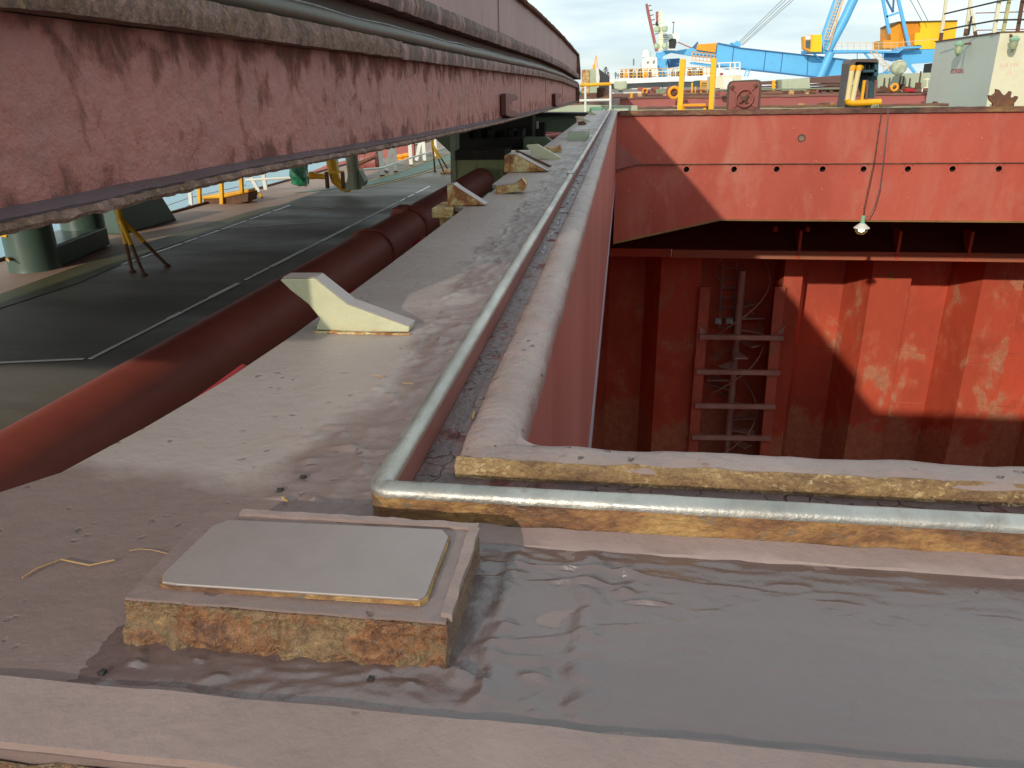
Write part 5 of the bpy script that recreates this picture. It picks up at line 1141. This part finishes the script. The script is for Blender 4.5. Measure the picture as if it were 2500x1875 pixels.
for k in range(26):
    a = random.choice([random.uniform(1500, 1770), random.uniform(1865, 2060), random.uniform(2150, 2255)]); Yk = random.uniform(51, 58); s_ = random.uniform(.08, .2)
    q = at(a, 226, Y=Yk); z = .1
    o = MB().gbox(q.x - s_ * 1.6, q.x + s_ * 1.6, Yk, Yk + s_, z, z + s_ * random.uniform(.8, 2), s_ / 2, s_ * .15, 4).build('deck_fitting', random.choice([RBROWN, BROWN, PALEG, LID, GREENB])); tag(o, 'tiny rusty fitting on the distant hatch deck', 'fitting', 'small fittings on the distant hatch deck')

# ---- neighbouring ship's deck and bridge
ns = thing('neighbour_ship', 'white neighbouring ship with yellow rails and orange deck machinery', 'ship', tuple(at(1640, 225, Y=95)))
MB().px([(1482, 193), (1530, 192), (1640, 187), (1760, 183), (1760, 199), (1640, 199), (1530, 204), (1482, 204)], 95, 12).build('deck_edge', FARWHITE, ns)
MB().px([(1482, 203), (1760, 199), (1760, 260), (1482, 260)], 96.5, 10).build('hull', GREY, ns)
for k, a in enumerate(range(1518, 1735, 9)):
    yb = 192 - (a - 1518) * .025
    MB().bar(at(a, yb - 24, Y=95.2), at(a, yb, Y=95.2), .06).build('rail_post', YEL, ns)
for dy in (24, 17, 9):
    MB().bar(at(1510, 194 - dy, Y=95.2), at(1735, 188 - dy, Y=95.2), .06 if dy != 17 else .08).build('rail_bar', YEL if dy != 17 else CREAM, ns)
for k, (a, w, hh) in enumerate(((1514, 8, 18), (1524, 9, 20), (1536, 10, 22), (1546, 7, 18), (1557, 12, 23), (1572, 10, 20), (1584, 8, 20), (1640, 8, 20), (1652, 8, 18), (1663, 9, 24), (1680, 8, 22), (1690, 12, 26), (1705, 12, 22))):
    MB().px([(a, 190), (a, 190 - hh * .7), (a + w * .3, 190 - hh), (a + w * .8, 190 - hh), (a + w, 190 - hh * .6), (a + w, 190)], 97, 1.2).build('machinery', [RBROWN, ORANGE, BROWN, GREY][k % 4], ns)
MB().px([(1567, 150), (1572, 141), (1590, 139), (1604, 140), (1606, 186), (1567, 188)], 100, 8).build('house', FARWHITE, ns)
MB().px([(1580, 150), (1584, 149), (1583, 154), (1579, 155)], 99.9, .1).build('window', GREY, ns)
MB().px([(1595, 148), (1599, 147), (1597, 155), (1594, 155)], 99.9, .1).build('window', GREY, ns)
q = at(1578, 131, Y=101); MB().lathe((q.x, q.y, q.z), [(.2, -.5), (.5, -.4), (.52, .1), (.4, .35), (.1, .48)], 20).build('radome', FARWHITE, ns, smooth=True)
MB().px([(1545, 160), (1549, 160), (1549, 145), (1547, 142), (1545, 145)], 101, .2).build('vent_mast', GREY, ns)
mt = thing('radar_mast', 'cream ship mast with radar drums beside a black funnel', 'mast', tuple(at(1612, 120, Y=105)))
MB().px([(1611, 24), (1614, 24), (1617, 70), (1620, 122), (1606, 122), (1610, 70)], 105, .6).build('pole', CREAM, mt)
for a, b_, r in ((1604, 71, .35), (1623, 70, .35), (1603, 112, .3), (1622, 112, .3)): 
    q = at(a, b_, Y=104.8); MB().lathe(q, [(r * .6, -r), (r, -r * .5), (r, r * .5), (r * .6, r)], 14).build('radar_drum', paint('drum green', lin(190,206,170)), mt)
for b_ in (35, 45, 56, 66, 80, 95): MB().bar(at(1606, b_, Y=105), at(1622, b_, Y=105), .1).build('spreader', CREAM, mt)
MB().px([(1601, 30), (1604, 27), (1608, 30), (1607, 60), (1602, 60)], 106, .6).build('red_stack', FARRED, mt)
MB().px([(1601, 53), (1608, 53), (1608, 68), (1601, 68)], 105.7, .6).build('stack_band', BLACK, mt)
MB().px([(1620, 82), (1656, 80), (1660, 92), (1650, 106), (1650, 122), (1622, 122)], 107, 3).build('bridge', FARWHITE, mt)
MB().px([(1633, 98), (1640, 94), (1650, 95), (1652, 104), (1648, 118), (1633, 118)], 106.9, .3).build('funnel', BLACK, mt)
for b_ in (86, 91, 96): MB().bar(at(1618, b_, Y=106.5), at(1632, b_, Y=106.5), .08).build('bridge_rail', GREY, mt)
MB().bar(at(1645, 55, Y=107), at(1643, 82, Y=107), .12).build('aerial', GREY, mt); MB().bar(at(1640, 55, Y=107), at(1647, 54, Y=107), .12).build('aerial', FARRED, mt)
rj = thing('red_crane_jib', 'leaning red crane jib rising behind the ship mast', 'crane', tuple(at(1600, 130, Y=120)))
MB().px([(1576, 10), (1581, 8), (1584, 20), (1607, 125), (1600, 125), (1579, 30)], 120, 1).build('jib', FARRED, rj)
for k in range(7): 
    f = k / 7; x = 1582 + f * 20; y = 15 + f * 80; MB().bar(at(x, y, Y=119.9), at(x + 8, y - 2, Y=119.9), .12).build('step', RBROWN, rj)
MB().bar(at(1655, 103, Y=120), at(1690, 118, Y=120), .15).build('stay', FARRED, rj)

# ---- the blue floating crane
cr_ = thing('blue_crane', 'large blue floating crane with box boom and yellow cabins', 'crane', tuple(at(2000, 190, Y=110)))
YC = 110
def cp(name, pts, mat, dy=0, th=1.5, bevel=0): return MB().px(pts, YC + dy, th).build(name, mat, cr_, bevel=bevel)
boom = cp('boom', [(1752, 105), (1792, 109), (1808, 118), (1970, 135), (2080, 147), (2080, 183), (2040, 189), (2000, 188), (1746, 160)], BLUE, 0, 3)
for a, b_ in (((1792, 109), (1786, 163)), ((1870, 124), (1864, 173)), ((1911, 130), (1905, 178)), ((1973, 135), (1970, 186))):
    build_sub(MB().bar(at(*a, Y=YC - .02), at(*b_, Y=YC - .02), .09, .06), 'boom_seam', BLUED, boom)
build_sub(MB().bar(at(1746, 161, Y=YC - .1), at(2005, 190, Y=YC - .1), .2, .3), 'boom_lower_flange', BLUED, boom)
build_sub(MB().bar(at(1752, 105, Y=YC - .1), at(1808, 117, Y=YC - .1), .12, .3).bar(at(1808, 117, Y=YC - .1), at(2080, 147, Y=YC - .1), .12, .3), 'boom_upper_flange', BLUED, boom)
cp('boom_head', [(1700, 120), (1752, 127), (1747, 142), (1700, 138), (1640, 128), (1620, 136), (1617, 145), (1603, 145), (1602, 128), (1612, 128), (1622, 122), (1650, 124), (1690, 117)], BLUE, .2)
cp('lower_chord', [(1688, 151), (1746, 158), (1746, 162), (1780, 167), (1780, 170), (1686, 155)], BLUE, .3)
cp('boom_leg', [(1603, 147), (1628, 143), (1630, 195), (1609, 199)], BLUE, -.5)
cp('blue_panel', [(1628, 144), (1660, 142), (1658, 162), (1632, 166)], BLUED, .6)
cp('blue_fin', [(1688, 118), (1704, 101), (1705, 105), (1700, 119)], BLUED, .3)
cp('orange_panel', [(1703, 108), (1750, 105), (1746, 128), (1700, 121)], ORANGE, -.3)
cp('sheave_block', [(1786, 104), (1795, 104), (1800, 99), (1808, 104), (1810, 112), (1806, 115), (1790, 110)], BLUE, -.2)
m = MB()
for k in range(7): m.bar(at(1690 + k * 9, 125 + k, Y=YC - .5), at(1690 + k * 9, 146 + k, Y=YC - .5), .08)
for b_ in (126, 136, 146): m.bar(at(1690, b_, Y=YC - .5), at(1746, b_ + 6, Y=YC - .5), .08)
m.build('boom_walkway', ORANGE, cr_)
for a, b_ in (((1803, 104), (1922, -12)), ((1806, 106), (1929, -10)), ((1810, 109), (1940, -10)), ((1812, 111), (1948, -10))):
    MB().tube([at(*a, Y=YC), at(*b_, Y=YC)], .045, 6).build('hoist_wire', GREY, cr_)
for a, b_ in (((2220, -5), (2250, 50)), ((2237, -5), (2265, 50))): MB().tube([at(*a, Y=YC), at(*b_, Y=YC)], .04, 6).build('hoist_wire', GREY, cr_)
MB().tube([at(2090, -15, Y=YC - 1), at(2060, 50, Y=YC - 1), at(2020, 125, Y=YC - 1)], .55, 18).build('tower_leg', BLUE, cr_, smooth=True)
MB().tube([at(2050, -15, Y=YC + 1), at(2010, 100, Y=YC + 1), at(2002, 125, Y=YC + 1)], .5, 18).build('tower_leg', BLUE, cr_, smooth=True)
MB().tube([at(2028, 128, Y=YC - 1.5), at(2001, 190, Y=YC - 1.5)], .5, 18).build('tower_leg', BLUE, cr_, smooth=True)
m = MB()
for k in range(13):
    f = k / 12; a = 2052 - f * 33; b_ = -5 + f * 100
    m.bar(at(a - 8, b_, Y=YC - 1.8), at(a + 8, b_ + 2, Y=YC - 1.8), .09)
for d_ in (-8, 0, 8): m.bar(at(2052 + d_, -5, Y=YC - 1.8), at(2018 + d_, 97, Y=YC - 1.8), .08)
m.bar(at(2060, -5, Y=YC - 1.8), at(2022, 123, Y=YC - 1.8), .14)
m.build('caged_ladder', paint('ladder orange', lin(226, 190, 140)), cr_)
for a, b_, w in (((2154, -10), (2171, 82), .34), ((2191, -10), (2219, 112), .36), ((2162, -5), (2180, 30), .16), ((2182, -5), (2180, 30), .16), ((2163, 41), (2196, 30), .25)):
    MB().bar(at(*a, Y=YC + .5), at(*b_, Y=YC + .5), w, .3).build('a_frame_member', BLUE if w > .2 else BLUED, cr_)
cp('machinery_house', [(2172, 98), (2173, 63), (2194, 53), (2245, 52), (2245, 118), (2156, 118), (2156, 98)], ORANGE, 2, 4)
cp('machinery_house', [(2246, 52), (2338, 50), (2329, 118), (2246, 120)], YELF, 1.8, 4)
cp('house_roof', [(2172, 63), (2194, 52), (2338, 49), (2338, 51), (2194, 54), (2173, 65)], RBROWN, 1.5, 4)
cp('house_door', [(2234, 80), (2252, 79), (2250, 110), (2231, 110)], YELF, 1.5, .2)
m = MB()
for k in range(14): a = 2198 + k * 3.5; m.bar(at(a, 56, Y=YC + 1.95), at(a - 1, 112, Y=YC + 1.95), .04)
m.build('house_ribs', paint('rib orange', lin(222,140,20)), cr_)
cp('platform', [(1968, 122), (2110, 122), (2190, 125), (2203, 114), (2251, 112), (2251, 117), (2206, 119), (2194, 129), (2110, 128), (1968, 130)], BLUE, -1, 3)
m = MB()
for k in range(17): a = 2010 + k * 15; yb = 121 - (8 if a > 2200 else 0); m.bar(at(a, yb - 17, Y=YC - 1.2), at(a, yb, Y=YC - 1.2), .06)
m.bar(at(2005, 105, Y=YC - 1.2), at(2190, 104, Y=YC - 1.2), .07).bar(at(2190, 104, Y=YC - 1.2), at(2290, 95, Y=YC - 1.2), .07).bar(at(2005, 113, Y=YC - 1.2), at(2190, 112, Y=YC - 1.2), .05)
m.build('platform_rail', paint('rail orange', lin(230, 190, 150)), cr_)
cp('lower_hull_boom', [(2083, 190), (2095, 160), (2130, 178), (2170, 178), (2205, 150), (2198, 128), (2204, 122), (2285, 120), (2283, 152), (2230, 155), (2205, 172), (2190, 190)], BLUE, .6, 3)
cp('dark_joint', [(2160, 128), (2196, 126), (2200, 140), (2180, 150), (2160, 146)], BLUED, .3, .4)
for a, b_, w in (((2110, 128), (2122, 143), .22), ((2093, 128), (2093, 145), .1), ((2154, 128), (2156, 142), .14), ((2220, 160), (2234, 178), .3), ((1985, 130), (2010, 150), .16)): MB().bar(at(*a, Y=YC - .6), at(*b_, Y=YC - .6), w).build('brace', BLUE, cr_)
cp('dark_post', [(2260, 156), (2278, 154), (2278, 180), (2256, 180)], BLACK, 1, .5)
m = MB()
for k in range(7): a = 2125 + k * 7; b_ = 122 + k * 8; m.bar(at(a, b_, Y=YC - 2), at(a + 10, b_ + 1, Y=YC - 2), .08)
m.bar(at(2122, 122, Y=YC - 2), at(2160, 168, Y=YC - 2), .08).bar(at(2132, 118, Y=YC - 2), at(2172, 164, Y=YC - 2), .08).bar(at(2150, 160, Y=YC - 2), at(2176, 159, Y=YC - 2), .07).bar(at(2156, 176, Y=YC - 2), at(2158, 160, Y=YC - 2), .07).bar(at(2168, 176, Y=YC - 2), at(2170, 160, Y=YC - 2), .07)
m.build('access_stair', paint('ladder orange', lin(226, 190, 140)), cr_)
cab = cp('cabin', [(1980, 85), (2006, 84), (2006, 126), (1978, 126)], YELF, -3, 2.5)
cp('cabin_front', [(1962, 89), (1980, 85), (1978, 126), (1963, 119)], ORANGE, -3.1, 1.5)
build_sub(MB().px([(1967, 99), (1979, 98), (1978, 119), (1967, 116)], YC - 3.2, .1), 'cabin_window', gm, cab)
build_sub(MB().px([(1967, 89), (1979, 87), (1979, 96), (1967, 97)], YC - 3.2, .1), 'cabin_window', FARWHITE, cab)
m = MB()
for a in (1820, 1829): m.bar(at(a - 4, 188, Y=YC - 3), at(a + 3, 168, Y=YC - 3), .1)
for k in range(4): m.bar(at(1818 + k, 184 - k * 5, Y=YC - 3), at(1827 + k, 184 - k * 5, Y=YC - 3), .07)
m.build('boom_ladder', BLUE, cr_)
yj = thing('yellow_crane_jib', 'tiny orange lattice crane jib above the distant cover stack', 'crane', tuple(at(1455, 168, Y=130)))
m = MB(); m.bar(at(1455, 136, Y=130), at(1449, 168, Y=130), .12).bar(at(1456, 136, Y=130), at(1460, 168, Y=130), .12)
for k in range(6): f = (k + 1) / 7; m.bar(at(1455 - 6 * f, 136 + 32 * f, Y=130), at(1456 + 4 * f, 136 + 32 * f, Y=130), .08)
m.build('lattice', ORANGE, yj)
MB().px([(1447, 158), (1453, 157), (1453, 168), (1446, 168)], 130, 1).build('cab', YELF, yj)
simple('red_tank', [(1482, 184), (1487, 182), (1488, 191), (1481, 191)], 92, 1, REDV, 'tiny red tank at the port end of the neighbouring ship', 'tank', bevel=.1)
simple('blue_shed', [(1470, 180), (1484, 180), (1484, 190), (1470, 190)], 140, 3, BLUED, 'tiny blue shed behind the cover stack', 'shed')
# far trees and land
random.seed(5)
def far_tree(px, pyb, hpx, Y_, lab):
    base = at(px, pyb, Y=Y_); h_ = hpx / F * Y_
    t = thing('tree', lab, 'tree', tuple(base), 'trees on the far shore')
    MB().tube([base + Vector((0, 0, -3)), base + Vector((0, 0, h_ * .8))], [.25, .08], 6).build('trunk', RBROWN, t)
    m = MB()
    for k in range(260):
        z = random.random(); w = .42 * h_ * math.sin(math.pi * (z * .85 + .12)) * random.uniform(.5, 1); a = random.uniform(0, 6.28); rr_ = w * random.random() ** .5
        c_ = base + Vector((math.cos(a) * rr_, math.sin(a) * rr_, h_ * (.2 + .8 * z))); s_ = h_ * .05
        v = [c_ + Vector((random.uniform(-1, 1), random.uniform(-1, 1), random.uniform(-1, 1))) * s_ for _ in range(4)]; m.add(v, [(0, 1, 2), (0, 2, 3)])
    m.build('crown', TREE, t)
for px, pyb, hp, lab in ((1478, 192, 24, 'tallest dark far tree, beside the blue shed'), (1484, 192, 14, 'shorter tree touching the tallest far tree'), (1503, 190, 12, 'small tree between the far shed and the white ship'), (1509, 190, 9, 'lowest small tree nearest the white ship')):
    far_tree(px, pyb, hp, 260, lab)
o = MB().add([(-900, 700, -11.4), (1400, 700, -11.4), (1400, 760, -3), (-900, 760, -3), (-900, 900, -3), (1400, 900, -3)], [(0, 1, 2, 3), (3, 2, 5, 4)]).build('far_shore', TREE); struct(o)
